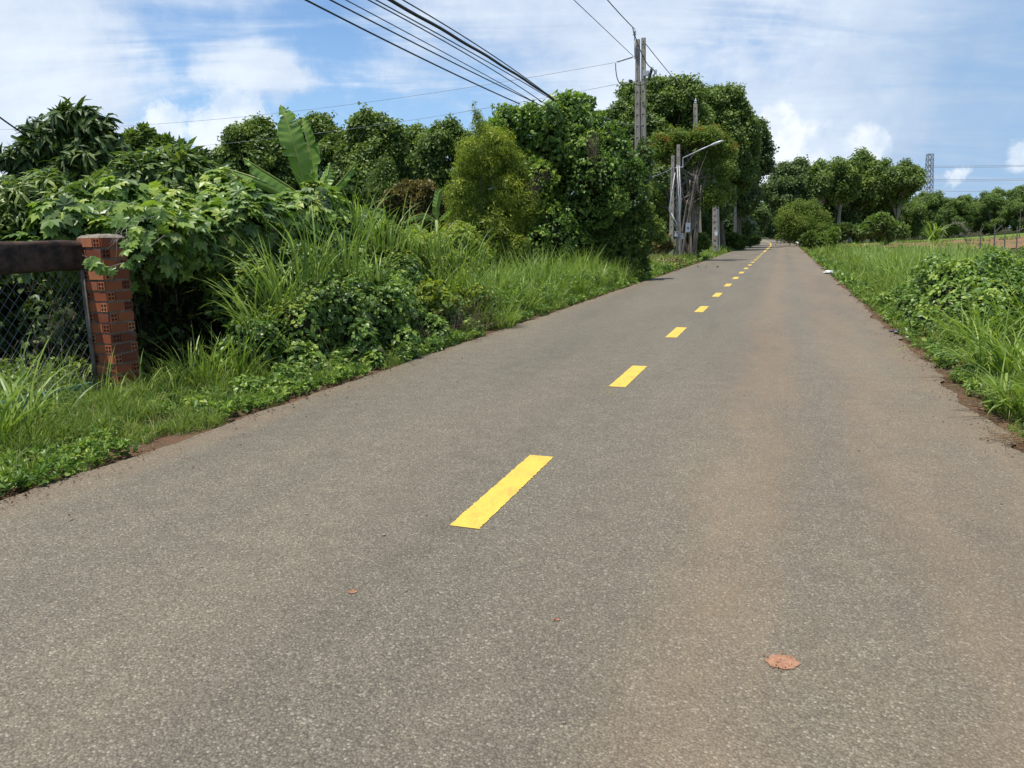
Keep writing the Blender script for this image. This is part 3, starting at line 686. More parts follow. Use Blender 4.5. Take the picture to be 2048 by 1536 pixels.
# ------------------------------------------------------------------ left: gate, pillar
PILL_S, PILL_T = toST(np.array([-4.03, 7.45]))
ax = np.array([[D2[0], D2[1], 0], [N2[0], N2[1], 0], [0, 0, 1]])
pil = thing('brick_pillar', 'square pillar of orange hollow clay bricks with crumbling mortar top, beside the gate', 'pillar', W(PILL_S, PILL_T))
bk = Bag(); hb = Bag(); ct = W(PILL_S, PILL_T); A = .30; course = .104; ncr = 15
for i in range(ncr):
    z0 = .02 + i*course; hh = .085
    for face in range(4):
        a = PI/2*face; u = np.array([math.cos(a), math.sin(a), 0]); v = np.array([-math.sin(a), math.cos(a), 0])   # u outward, v along
        uw = u[0]*ax[0]+u[1]*ax[1]; vw = v[0]*ax[0]+v[1]*ax[1]
        # each face shows one long side and one pierced end; alternate by course
        order = [('L', .19), ('E', .085)] if i % 2 else [('E', .085), ('L', .19)]
        pos = -.142 + rng.uniform(-.004, .004)
        if face in (0, 1, 2, 3):
            for kk, ln in order:
                c = ct + uw*(A/2-.037+rng.uniform(-.004, .006)) + vw*(pos+ln/2) + np.array([0, 0, z0+hh/2])
                axx = np.array([uw, vw, [0, 0, 1]])
                bk.box(c, (.08, ln, hh), axx, rng.uniform(0, 1))
                if kk == 'E':
                    for dy in (-.019, .019):
                        for dz in (-.019, .019):
                            cc = c + uw*.0405 + vw*dy + np.array([0, 0, dz])
                            hb.tube([cc-uw*.004, cc+uw*.0012], .0125, 10)  # dark disc on the brick face, painted shade instead of a cavity
                pos += ln + .010
tbk = bk.build('bricks', M['brick'], pil); hb.build('hole_shade_discs', M['hole'], pil)
mb = Bag(); mb.box(ct+[0, 0, ncr*course/2], (A-.022, A-.022, ncr*course), ax)
nn = 10; V = []
for i in range(nn):
    for j in range(nn):
        u_, v_ = i/(nn-1)-.5, j/(nn-1)-.5; e = 1 if (abs(u_) < .49 and abs(v_) < .49) else 0
        V.append(ct+ax[0]*u_*A*1.0+ax[1]*v_*A*1.0+[0, 0, ncr*course+.005+e*(.022+.035*abs(mnoise.noise(Vector((u_*7, v_*7, 2)))))])
L, nf = grid_faces(nn, nn); mb.add(np.array(V), L, [4]*nf); mb.build('mortar', M['mortar'], pil)

gs1 = PILL_S-.19; GT = PILL_T-.13
gate = thing('metal_gate', 'old gate of chain-link netting under a thick rusty beam, left of the brick pillar', 'gate', W(gs1-1.2, GT))
b = Bag()
n = 40; P = [W(s, GT-.02, 1.40+.004*math.sin(s*9)) for s in np.linspace(gs1-4.2, gs1+.12, n)]
sec_ = []
for a_ in np.linspace(0, 2*PI, 28, endpoint=False):
    ca, sa = math.cos(a_), math.sin(a_); sec_.append((.075*math.copysign(abs(ca)**.45, ca), .143*math.copysign(abs(sa)**(.5 if sa > 0 else .3), sa)))
V = []
for k_, p in enumerate(P):
    for x_, z_ in sec_:
        q_ = p + ax[1]*x_ + np.array([0, 0, z_]); nz = .006*mnoise.noise(Vector((k_*.5, x_*20, z_*20))); V.append(q_+ax[1]*nz+np.array([0, 0, nz]))
m_s = len(sec_); fcs = [(i_*m_s+j_, i_*m_s+(j_+1) % m_s, (i_+1)*m_s+(j_+1) % m_s, (i_+1)*m_s+j_) for i_ in range(n-1) for j_ in range(m_s)]
fcs += [tuple(range(m_s-1, -1, -1)), tuple((n-1)*m_s+j_ for j_ in range(m_s))]
b.polys(np.array(V), fcs); b.build('beam', M['rusty'], gate)
def post(s, t_, z0, z1, r): q = Bag(); q.tube([W(s, t_, z0), W(s, t_, z1)], r, 10); q.build('post', M['wood'], gate, smooth=True)
post(gs1+.02, GT+.02, -.05, 1.27, .022); post(gs1-1.22, GT+.01, -.05, 1.27, .020)
b = Bag(); b.box(W(gs1-.75, GT-.01, .07), (1.5, .03, .15), ax); b.build('bottom_board', M['green_board'], gate)
b = Bag(); pit = .098; s0, s1, z0, z1 = gs1-3.2, gs1, .16, 1.28
for fam in (1, -1):
    for q in np.arange(-2.0, 5.5, pit):
        pts = []
        for u in np.linspace(0, 1, 2):
            z = z0+(z1-z0)*u; s = s0+q+fam*(z-z0)*.82*(1) + (0 if fam > 0 else 0); pts.append((s, z))
        (sa, za), (sb, zb) = pts
        def clip(sa, za, sb, zb):
            r_ = []
            for lim in (s0, s1):
                pass
            lo, hi = 0., 1.
            ds = sb-sa
            for lim, sg in ((s0, 1), (s1, -1)):
                f0 = sg*(sa-lim); f1 = sg*(sb-lim)
                if f0 < 0 and f1 < 0: return None
                if f0 < 0: lo = max(lo, f0/(f0-f1))
                if f1 < 0: hi = min(hi, f0/(f0-f1))
            return (lo, hi) if hi > lo else None
        r_ = clip(sa, za, sb, zb)
        if r_:
            lo_, hi_ = r_; pa = W(sa+(sb-sa)*lo_, GT+.004*fam, za+(zb-za)*lo_); pb = W(sa+(sb-sa)*hi_, GT+.004*fam, za+(zb-za)*hi_)
            b.tube([pa, pb], .0015, 4)
b.build('chain_link', M['steel'], gate)

# weeds seen through the gate
b = Bag()
for _ in range(60):
    p = W(rng.uniform(PILL_S-3.0, PILL_S-.1), PILL_T-rng.uniform(.35, 1.6)); tuft(b, (p[0], p[1], 0), 28, rng.uniform(.3, .8), .14, .004, 1.2, 4)
P_, _, _ = in_band(900, PILL_S-3, PILL_S, PILL_T-1.6, PILL_T-.2, .1); P_[:, 2] = rng.uniform(.03, .35, 900); low_leaves(b, P_, .05, [ROSE[0], ROSE[3]])
tag(b.build('yard_weeds', M['grass']), 'dim olive weeds growing behind the chain-link gate', 'weeds', kind='stuff')

# ------------------------------------------------------------------ left foreground: vine thicket and weedy mounds
def mound(name, label, cat, lumps, n, tpl, size, mat, stems=30, shade_fill=.70, group=None, n2=0, tpl2=None, size2=.1, mat2=None, hang=0, **kw):
    c = np.mean([l[0] for l in lumps], 0); o = thing(name, label, cat, (c[0], c[1], 0), group)
    b = Bag(); foliage(b, lumps, n, tpl, size, **kw); mats = [M[mat]]
    foliage(b, lumps, n//3, tpl, size*.9, **{**kw, 'shell': (.5, .85), 'reject': .3, 'rb': (0, .5), 'fr': 0})  # inner leaves limited to darker tones to paint the shaded interior
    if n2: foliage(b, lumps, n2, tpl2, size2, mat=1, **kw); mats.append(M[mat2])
    b.build('foliage', mats, o)
    b = Bag()
    if stems == 0: return (b, o)[1]
    for _ in range(stems):
        l = lumps[rng.integers(len(lumps))]; d = rng.normal(0, 1, 3); d[2] = abs(d[2]); d /= np.linalg.norm(d)
        e = l[0]+d*l[1]*.98; st = l[0] + rng.normal(0, .4, 3)*l[1]; st[2] = max(0, st[2]-l[1]*.6)
        limb(b, st, e, .007, .002, 4, .15, 7, .3)
    for _ in range(hang):               # runners hanging in front of the shaded face
        l = lumps[rng.integers(len(lumps))]; a = rng.uniform(3.6, 6.2); st = l[0]+np.array([math.cos(a), math.sin(a), .1])*l[1]*.93
        e = st+np.array([rng.normal(0, .15), rng.normal(0, .1), -rng.uniform(.2, .8)]); e[2] = max(e[2], .05); limb(b, st, e, .0035, .0018, 4, .12, 6, -.2)
    b.build('stems', M['stem'], o, smooth=True)
    if shade_fill:
        b = Bag(); core(b, lumps, shade_fill*.74); b.build('shade_core', M['shade_fill'], o, smooth=True)  # added dark shell that closes gaps and paints the inner shade
    return o
def PL(*q): return [(W(s, t_, z), r) for s, t_, z, r in q]
vl = PL((6.95, -5.1, 1.45, .42), (7.5, -5.15, 1.52, .46), (8.1, -5.1, 1.55, .50), (8.7, -5.1, 1.62, .50), (9.3, -5.1, 1.62, .52), (10.0, -5.2, 1.6, .55), (10.8, -5.2, 1.55, .55), (11.7, -5.3, 1.45, .55),
        (6.7, -5.8, 1.55, .42), (7.4, -5.9, 1.65, .46), (8.4, -6.1, 1.75, .5), (9.6, -6.3, 1.8, .6), (11.0, -6.5, 1.7, .6), (12.4, -6.5, 1.6, .6))
vfill = PL((6.9, -5.75, .9, .48), (7.6, -5.8, .35, .5), (8.0, -5.75, .95, .55), (8.8, -5.8, .4, .55), (9.4, -5.8, .9, .6), (10.4, -5.8, .5, .6), (11.4, -5.8, .6, .7), (7.0, -6.5, .4, .6), (8.3, -6.8, .5, .7), (9.8, -7, .5, .8), (6.9, -5.45, .25, .28))
mound('shaded_vines', 'dark shaded creepers and stems in the hollow under the vine thicket', 'vine', vfill, 4200, [LOBED, LEAF], .085, 'mango', 120, .8, hang=160, up=.4, droop=.9, reject=.7)
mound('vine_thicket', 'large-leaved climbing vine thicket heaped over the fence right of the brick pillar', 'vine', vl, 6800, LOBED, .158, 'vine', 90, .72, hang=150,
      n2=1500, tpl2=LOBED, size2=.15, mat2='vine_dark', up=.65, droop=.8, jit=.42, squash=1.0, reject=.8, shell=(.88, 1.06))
# runner with leaves across the top of the pillar
rt = thing('vine_runner', 'vine runner with pale leaves trailing across the top of the brick pillar', 'vine', ct+[0, 0, 1.3])
b = Bag(); lb = Bag()
for pts in ([(330, 470, 7.6), (290, 500, 7.35), (250, 525, 7.2), (215, 535, 7.12), (185, 520, 7.08), (165, 510, 7.0)], [(320, 430, 7.7), (280, 440, 7.4), (262, 470, 7.3), (250, 500, 7.2)], [(330, 420, 7.8), (290, 415, 7.5), (240, 405, 7.4), (200, 400, 7.3)]):
    Q = np.array([atY(*p) for p in pts]); b.tube(Q, .003, 5)
    for k in range(11):
        u = rng.uniform(0, len(Q)-1.001); i = int(u); p = Q[i]+(Q[i+1]-Q[i])*(u-i)
        nr = np.array([[.3, -.75, .7]])+rng.normal(0, .35, (1, 3)); tip = np.array([[rng.normal(0, .5), -.2, -1]]); lb.inst(LOBED, [p], frames(nr, tip), [rng.uniform(.10, .155)], [rng.uniform(.45, .9)])
for _ in range(16):                     # dry twigs over the pillar top
    p = atY(rng.uniform(225, 262), rng.uniform(455, 480), 7.25); limb(b, p, p+np.array([rng.normal(0, .08), -.05, rng.uniform(-.22, .08)]), .0022, .001, 4, .15)
b.build('stem', M['palebark'], rt, smooth=True); lb.build('leaves', M['vine'], rt)

m1 = PL((7.3, -4.05, .35, .36), (7.9, -3.85, .48, .44), (8.5, -3.75, .58, .50), (9.2, -3.7, .55, .50), (9.9, -3.7, .48, .46), (8.0, -4.5, .75, .45), (8.7, -4.6, .95, .46), (9.5, -4.6, .95, .5), (10.4, -4.5, .85, .5), (11.2, -4.3, .7, .5),
         (7.5, -3.5, .16, .24), (8.4, -3.32, .18, .28), (9.3, -3.28, .18, .28), (10.2, -3.3, .2, .3), (8.8, -4.2, .85, .38), (9.6, -4.1, .8, .36), (8.2, -4.75, 1.0, .36), (9.0, -4.9, 1.2, .40), (9.8, -4.95, 1.2, .42), (10.6, -4.9, 1.1, .42))
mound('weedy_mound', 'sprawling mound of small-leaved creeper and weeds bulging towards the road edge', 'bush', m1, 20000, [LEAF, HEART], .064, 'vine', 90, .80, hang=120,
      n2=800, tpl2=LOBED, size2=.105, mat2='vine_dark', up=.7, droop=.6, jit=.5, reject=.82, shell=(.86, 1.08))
m2 = PL((11.6, -4.9, 1.1, .55), (12.6, -5.0, 1.05, .6), (13.6, -5.2, .95, .6), (11.2, -3.75, .4, .42), (12.2, -3.65, .34, .38), (14.8, -5.4, .95, .65), (16.2, -5.6, 1.0, .7))
m3 = PL((13.4, -3.6, .2, .38), (14.3, -3.5, .15, .3), (15, -3.6, .2, .36), (16, -3.5, .15, .3), (17, -3.6, .2, .36), (18, -3.5, .15, .3), (19, -3.6, .2, .36), (20, -3.5, .15, .3), (21, -3.55, .2, .34), (22, -3.5, .15, .3), (23, -3.5, .2, .34), (11.4, -3.5, .2, .34), (12.4, -3.5, .15, .3))
mound('edge_creeper', 'low line of creeper leaves along the foot of the left tall grass', 'creeper', m3, 6500, [LEAF, HEART], .06, 'vine', 0, 0, up=.8, droop=.3, reject=.6)
mound('creeper_bank', 'bank of yellow-green creeper and weeds between the mound and the vine-draped tree', 'bush', m2, 13000, [LEAF, HEART], .078, 'yellowgreen', 60, .80,
      n2=2500, tpl2=HEART, size2=.09, mat2='vine', up=.7, droop=.6, reject=.82, shell=(.86, 1.08))
# dry brown bramble near x=920
br = thing('dry_bramble', 'dry brown bramble at the right end of the weedy mound', 'bush', G(925, 680)); b = Bag(); c0 = G(915, 672)
for _ in range(170):
    p = c0+np.array([rng.normal(0, .25), rng.normal(.1, .3), rng.uniform(0, .25)]); limb(b, p, p+np.array([rng.normal(.1, .25), rng.normal(-.15, .25), rng.uniform(.1, .55)]), .003, .001, 3, .2, 6, .3)
b.build('twigs', M['stem'], br)
# low leafy tangle at the pillar side and edges
mound('verge_weeds', 'low broad-leaved weeds spilling onto the asphalt before the mound', 'weeds', PL((7.6, -3.2, .0, .20), (8.2, -3.1, .0, .18), (8.9, -3.05, .0, .2), (7.0, -3.35, .0, .22), (10.4, -3.05, .0, .2), (11.3, -3.05, .02, .2), (12.5, -3.1, .03, .25), (6.3, -3.3, .0, .2), (6.7, -3.15, .0, .16), (9.6, -3.0, .0, .18), (7.9, -3.35, .05, .2), (5.6, -3.2, 0, .14)),
      3000, [HEART, LEAF], .052, 'vine', 0, 0, up=1.0, droop=.2, reject=.5)

# shrub behind the gate and mango trees on the left
sh = px_lumps([(60, 440, 62, .2), (130, 425, 55, 0), (190, 430, 50, -.1), (20, 400, 55, .5), (95, 395, 45, .4), (170, 395, 38, .3), (230, 420, 40, .5), (-40, 430, 60, 0)], 9.3)
tree('leafy_shrub', 'glossy narrow-leaved shrub rising above the rusty gate beam', 'shrub', sh, (atY(80, 600, 9.5)[0], 9.5, 0), 1500, MANGO, .17, 'shrub', .05, limbs=8, up=.9, droop=.1, squash=.85)
mg = px_lumps([(133, 232, 24), (180, 245, 34), (80, 262, 26), (118, 275, 38), (205, 285, 36), (60, 305, 32), (100, 330, 45), (170, 320, 45), (230, 320, 34), (30, 320, 24), (145, 365, 40), (50, 355, 30), (215, 360, 38), (35, 385, 26), (5, 425, 40), (-30, 400, 40), (70, 400, 36)], 14, .8); mg = [(p_, r_*.82) for p_, r_ in mg]
tree('mango_tree', 'dark mango tree with drooping leaf whorls at the upper left', 'tree', mg, (atY(150, 600, 14.4)[0], 14.4, 0), 1000, MANGO, .27, 'mango', .09, limbs=16, up=.9, droop=.0, squash=.85, reject=.7, inner=.05, shell=(.55, 1.15), fr=0)
mg2 = px_lumps([(360, 325, 26), (330, 345, 36), (300, 360, 40), (400, 360, 34), (270, 350, 34), (420, 385, 34), (350, 385, 46), (285, 395, 50), (390, 400, 46), (245, 380, 40)], 12.5, .7)
tree('mango_tree', 'lower mango tree with long shiny leaves behind the vine thicket', 'tree', mg2, (atY(340, 600, 12.8)[0], 12.8, 0), 1300, MANGO, .27, 'shrub', .07, limbs=10, up=.8, droop=.2, squash=.85, rb=(0, .8))
t3 = px_lumps([(262, 290, 16), (300, 283, 22), (330, 300, 22), (285, 310, 26), (350, 305, 18), (270, 330, 26), (320, 335, 30)], 26)
tree('small_tree', 'small olive-leaved tree top between the two mango trees', 'tree', t3, (atY(300, 600, 26)[0], 26, 0), 1500, ROSE, .22, 'tree', .08, limbs=7)
t4 = px_lumps([(408, 318, 14), (415, 335, 20), (395, 345, 18), (425, 350, 16)], 24)
tree('small_tree', 'little dark tree top just left of the banana plant', 'tree', t4, (atY(410, 600, 24)[0], 24, 0), 700, ROSE, .2, 'mango', .06, limbs=4)
# dense dark foliage filling the yard behind gate and thicket
yd = PL((5.2, -7.2, 1.0, .8), (6.4, -7.3, 1.0, .8), (7.6, -7.4, 1.0, .85), (3.8, -7.2, 1.0, .9), (9, -7.8, .9, .9), (5.6, -7.8, .5, .8), (7.2, -8, .5, .8))
mound('yard_bush', 'shaded bush filling the yard behind the chain-link gate', 'bush', yd, 3800, [LEAF, HEART], .11, 'mango', 40, .85)

# ------------------------------------------------------------------ banana plant
bn = thing('banana_plant', 'banana plant with torn upright paddle leaves rising behind the vine thicket', 'banana plant', (atY(600, 600, 15)[0], 15.0, 0))
b = Bag(); bb = np.array([atY(612, 600, 15)[0], 15.0, 0]); top = atY(618, 402, 15)
b.tube([bb, bb*.5+top*.5, top], [.13, .11, .07], 12); b.build('stem', M['midrib'], bn, smooth=True)
def banana_leaf(pts, wpx, Y, fold=.35, tears=7, normal=None, seed=0, wl=1.0, wr=1.0):
    r = np.random.default_rng(seed); Q = np.array([atY(x, y, yy) for x, y, yy in pts]); u = np.linspace(0, 1, 49)
    i = np.clip(u*(len(Q)-1), 0, len(Q)-1.0001); k = i.astype(int); fr = (i-k)[:, None]
    m_ = Q[k]*(1-fr)+Q[k+1]*fr
    for _ in range(6): m_[1:-1] = (m_[:-2]+m_[1:-1]*2+m_[2:])/4
    T = np.gradient(m_, axis=0); T /= np.linalg.norm(T, axis=1)[:, None]; nr = np.array(normal if normal is not None else [0.1, -1, .35], float)
    nr = nr - T*(T@nr)[:, None]; nr /= np.linalg.norm(nr, axis=1)[:, None]; Sd = np.cross(T, nr)
    prof = np.minimum(1, (u*6)**.8)*np.minimum(1, ((1-u)*2.6))**.7; wm = wpx*Y/F/2*.76
    lb = Bag()
    for side, wk in ((-1, wl), (1, wr)):
        cuts = sorted(r.choice(np.arange(4, 46), tears, replace=False).tolist()); bounds = [0]+cuts+[48]
        for a, c in zip(bounds[:-1], bounds[1:]):
            dr = r.uniform(-.45, .6); ln = r.uniform(.66, 1.08); V = []; cs = 5; mc = (m_[a]+m_[c])/2; shr = r.uniform(.10, .34)
            for j in range(a, c+1):
                e = (j-a)/(max(c-a, 1)); sh_ = r.normal(0, .004)
                for q in range(cs):
                    x = q/(cs-1); wdt = prof[j]*wm*wk*x*ln*(1-.05*(e in (0, 1))*x)
                    V.append(m_[j]+Sd[j]*side*wdt*math.cos(fold+dr*x)+nr[j]*(-wdt*math.sin(fold+dr*x)*1.0+.012*math.sin(j*1.7)*x) + T[j]*(wdt*.28+sh_*x))
            L, nf = grid_faces(c-a+1, cs); lb.add(np.array(V), L, [4]*nf, np.full(nf, r.uniform(.3, .75)))
    lf = lb.build('leaf', M['banana'], bn, smooth=True)
    rb2 = Bag(); rb2.tube(m_+nr*.006, np.linspace(.022, .006, 49), 6); rb2.build('midrib', M['midrib'], lf if False else bn, smooth=True)
banana_leaf([(617, 405, 14.95), (600, 330, 14.8), (585, 280, 14.75), (572, 235, 14.8), (560, 209, 14.9)], 70, 15, .25, 13, seed=1, wl=.95, wr=1.05)
banana_leaf([(622, 405, 15.1), (625, 350, 15.2), (620, 300, 15.3), (610, 260, 15.3), (605, 234, 15.4)], 48, 15, .5, 5, seed=2, normal=[-.6, -1, .2])
banana_leaf([(612, 402, 14.9), (580, 375, 14.6), (540, 350, 14.4), (505, 328, 14.3), (486, 316, 14.3)], 52, 15, .5, 7, seed=3, normal=[-.2, -.5, 1])
banana_leaf([(610, 404, 15.2), (550, 372, 15.6), (500, 352, 15.8), (455, 338, 16), (432, 334, 16)], 46, 15, .8, 9, seed=4, normal=[.1, -.4, 1])
banana_leaf([(622, 404, 15.0), (650, 392, 14.8), (678, 368, 14.7), (697, 345, 14.6), (711, 326, 14.6)], 40, 15, .8, 12, seed=5, normal=[.2, -.5, 1])
banana_leaf([(620, 404, 15.3), (640, 380, 15.5), (655, 350, 15.7), (660, 325, 15.8)], 42, 15, .3, 8, seed=6, normal=[0, -1, .3])
banana_leaf([(618, 405, 15.0), (640, 385, 14.9), (648, 365, 14.8), (652, 350, 14.8)], 22, 15, .9, 3, seed=7, normal=[0, -1, .3])
bn_main = bn
bn = thing('banana_plant', 'small banana plant low in front of the bronze shrub', 'banana plant', (atY(860, 600, 21)[0], 21, 0))
b = Bag(); bb = np.array([atY(872, 600, 21)[0], 21.0, 0]); top = atY(874, 440, 21); b.tube([bb, top], [.12, .07], 10); b.build('stem', M['midrib'], bn, smooth=True)
banana_leaf([(874, 442, 21), (872, 415, 20.9), (878, 385, 20.9), (885, 378, 20.9)], 24, 21, .3, 5, seed=8)
banana_leaf([(872, 442, 21), (850, 428, 20.7), (828, 432, 20.5), (806, 446, 20.3)], 26, 21, .8, 9, seed=9, normal=[0, -.3, 1])
banana_leaf([(876, 442, 21), (895, 425, 20.7), (900, 410, 20.5)], 24, 21, .8, 6, seed=10, normal=[0, -.5, 1])

# ------------------------------------------------------------------ back row of trees on the left
def big(name, label, x0, x1, yt, yb, Y, nl, r, n, sz, mat='tree', tp=None, bx=None, tr=.22, tpls=None, group=None, **kw):
    lm = scatter_lumps(x0, x1, yt, yb, Y, nl, r*.86)
    cx_, cy_, rx_, ry_ = (x0+x1)/2, (yt+yb)/2, (x1-x0)/2, (yb-yt)/2
    for a_ in np.linspace(.05, PI-.05, 11): lm.append((atY(cx_+math.cos(a_)*(rx_-r*.7)+rng.normal(0, 3), cy_-math.sin(a_)*(ry_-r*.75)+rng.normal(0, 3), Y-rng.uniform(0, .3)*rx_*Y/F), r*rng.uniform(.7, 1.05)*Y/F))
    n = int(n*1.5); sz *= .78; kw.setdefault('reject', .5); kw.setdefault('shell', (.7, 1.15)); x = bx if bx else (x0+x1)/2
    return tree(name, label, 'tree', lm, (atY(x, 600, Y)[0], Y, 0), n, tpls or SPRAY, sz, mat, tr, group=group, **kw)
gb = 'broad trees behind the banana plant'
big('broadleaf_tree', 'leftmost round-crowned tree behind the banana plant, its edge against the cloud', 440, 590, 246, 450, 52, 22, 27, 6500, .52, group=gb)
big('broadleaf_tree', 'looser tree with sky gaps just right of the tall banana leaf', 555, 705, 240, 460, 54, 22, 26, 5200, .50, group=gb)
big('broadleaf_tree', 'tallest tree of the back row, right of the banana plant', 665, 822, 240, 470, 52, 26, 28, 7500, .54, group=gb)
big('broadleaf_tree', 'darker tree between the tallest back tree and the vine-draped tree', 760, 890, 258, 470, 56, 20, 27, 5500, .52, group=gb)
big('broadleaf_tree', 'airy tree with thin branching limbs beside the vine-draped tree', 825, 965, 256, 460, 50, 22, 27, 5200, .50, group=gb, limbs=14)
big('broadleaf_tree', 'low dark tree far behind the banana plant trunk', 450, 640, 345, 470, 60, 22, 26, 4200, .6, 'fardark', group=gb)
big('broadleaf_tree', 'low dark tree filling the gap under the back row', 640, 960, 375, 480, 62, 30, 26, 5200, .6, 'fardark', group=gb)
lm = px_lumps([(770, 332, 8), (770, 345, 11), (768, 362, 16), (772, 380, 20), (768, 400, 24), (770, 420, 26)], 40)
tree('conical_tree', 'small narrow pointed tree in front of the back row', 'tree', lm, (atY(770, 600, 40)[0], 40, 0), 2600, FINE, .36, 'tree', .1, limbs=4, up=.3)
lm = px_lumps([(800, 395, 22), (835, 385, 24), (865, 395, 22), (790, 412, 24), (830, 412, 30), (870, 412, 24), (780, 425, 18), (885, 425, 18), (835, 430, 30)], 30)
tree('bronze_shrub', 'bronze-leaved round shrub in front of the back row', 'shrub', lm, (atY(830, 600, 30)[0], 30, 0), 4200, ROSE, .17, 'redshrub', .08, limbs=7)
lm = px_lumps([(700, 385, 20), (720, 400, 24), (745, 410, 22), (690, 405, 20), (680, 420, 22), (730, 430, 30), (1000, 455, 20)][:6], 32)
tree('dark_shrub', 'dark green shrub between the banana plant and the bronze shrub', 'shrub', lm, (atY(715, 600, 32)[0], 32, 0), 2500, ROSE, .2, 'mango', .08, limbs=5)
gd = 'low distant trees closing the horizon on the left'
big('distant_tree', 'low distant tree line far beyond the mango trees', -260, 420, 400, 492, 95, 34, 34, 3800, 1.1, 'fardark', group=gd)
big('distant_tree', 'low distant tree line far beyond the banana plant', 400, 900, 400, 492, 98, 34, 34, 3800, 1.1, 'fardark', group=gd)
big('distant_tree', 'low distant tree line far beyond the vine-draped tree', 860, 1340, 390, 490, 92, 34, 34, 3800, 1.1, 'fardark', group=gd)
# background hedge far left
big('broadleaf_tree', 'dense low tree far behind the mango trees', -80, 230, 385, 485, 34, 24, 30, 4800, .5, 'fardark', group='broad trees behind the banana plant')
big('broadleaf_tree', 'dense low tree behind the vine thicket, right of the lower mango tree', 200, 480, 362, 480, 36, 22, 30, 4200, .5, 'fardark', group='broad trees behind the banana plant')

# ------------------------------------------------------------------ vine-draped tree
vt = px_lumps([(1125, 222, 30), (1165, 215, 26), (1060, 240, 30), (1010, 245, 28), (985, 270, 26), (1095, 255, 42), (1150, 250, 40), (1185, 250, 26), (1040, 285, 48), (1100, 305, 55), (1165, 300, 48), (1000, 320, 34),
               (1215, 275, 22), (1235, 305, 34), (1060, 350, 55), (1120, 370, 60), (1190, 350, 60), (1240, 350, 38), (1262, 345, 26), (1262, 385, 28), (1205, 400, 50), (1150, 420, 55), (1090, 420, 60), (1050, 430, 50), (1040, 470, 50), (1100, 475, 60), (1050, 505, 45), (1110, 515, 48), (1160, 505, 48), (1075, 540, 36)], 25.5, .9)
def vt_extra(o):
    b = Bag(); low = [l for l in vt if l[0][2] < 4.2]
    foliage(b, vt[:14], 5200, [HEART, LOBED], .135, up=.35, droop=1.0, reject=.75, shell=(.95, 1.15), mat=0); b.build('vine', M['vine'], o)
    b = Bag(); core(b, vt, .5); b.build('shade_core', M['shade_fill'], o, smooth=True)  # same dark filler, painted shade within the crown
    b = Bag()
    for pa, pb in [((1185, 270), (1195, 330)), ((1075, 360), (1060, 400)), ((1090, 350), (1050, 395))]:
        for _ in range(26):
            a = atY(pa[0]+rng.normal(0, 8), pa[1]+rng.normal(0, 10), 24.0); e = atY(pb[0]+rng.normal(0, 10), pb[1]+rng.normal(0, 14), 23.9); limb(b, a, e, .008, .004, 3, .08, 5)
    b.build('dead_vines', M['stem'], o)
tree('vine_draped_tree', 'big roadside tree smothered in climbing vines, left of the twin poles', 'tree', vt, (atY(1110, 600, 25.5)[0], 25.5, 0), 19000, [LEAF, HEART]+ROSE[:1], .105, 'vine', .12, limbs=3, extra=vt_extra, up=.6, reject=.8, shell=(.85, 1.08), droop=.8, inner=.15)
yl = px_lumps([(930, 350, 34), (992, 298, 40), (1018, 330, 40, .4), (1035, 395, 45, .4), (922, 392, 38), (1030, 450, 46, .4), (960, 300, 34), (945, 330, 30), (975, 340, 42), (1000, 370, 42), (950, 380, 42), (930, 420, 38), (970, 420, 50), (1010, 420, 44), (940, 455, 40), (985, 455, 42), (915, 450, 28), (980, 280, 26), (965, 265, 18), (955, 240, 8), (950, 225, 6), (948, 208, 5), (905, 470, 24), (930, 490, 36), (970, 495, 40), (1015, 490, 40), (895, 495, 24), (950, 520, 34), (1000, 525, 36)], 24, .7)
tree('yellow_green_bush', 'tall yellow-green fine-leaved bush leaning on the left of the vine-draped tree', 'bush', yl, (atY(965, 600, 24)[0], 24, 0), 15000, [LEAF]+FINE[:2], .125, 'yellowgreen', .06, limbs=12, up=.5, shell=(.8, 1.12))
dl = px_lumps([(1175, 435, 30), (1215, 430, 28), (1255, 440, 28), (1290, 430, 22), (1190, 470, 42), (1240, 475, 42), (1285, 465, 34), (1150, 480, 40), (1220, 510, 45), (1270, 510, 34), (1310, 470, 22), (1160, 520, 40)], 26, .6)
tree('green_shrub', 'green roadside shrub at the foot of the vine-draped tree and twin poles', 'shrub', dl, (atY(1225, 600, 26)[0], 26, 0), 7000, [LEAF]+ROSE[:2], .13, 'tree', .05, limbs=12, up=.7, rb=(.1, 1))

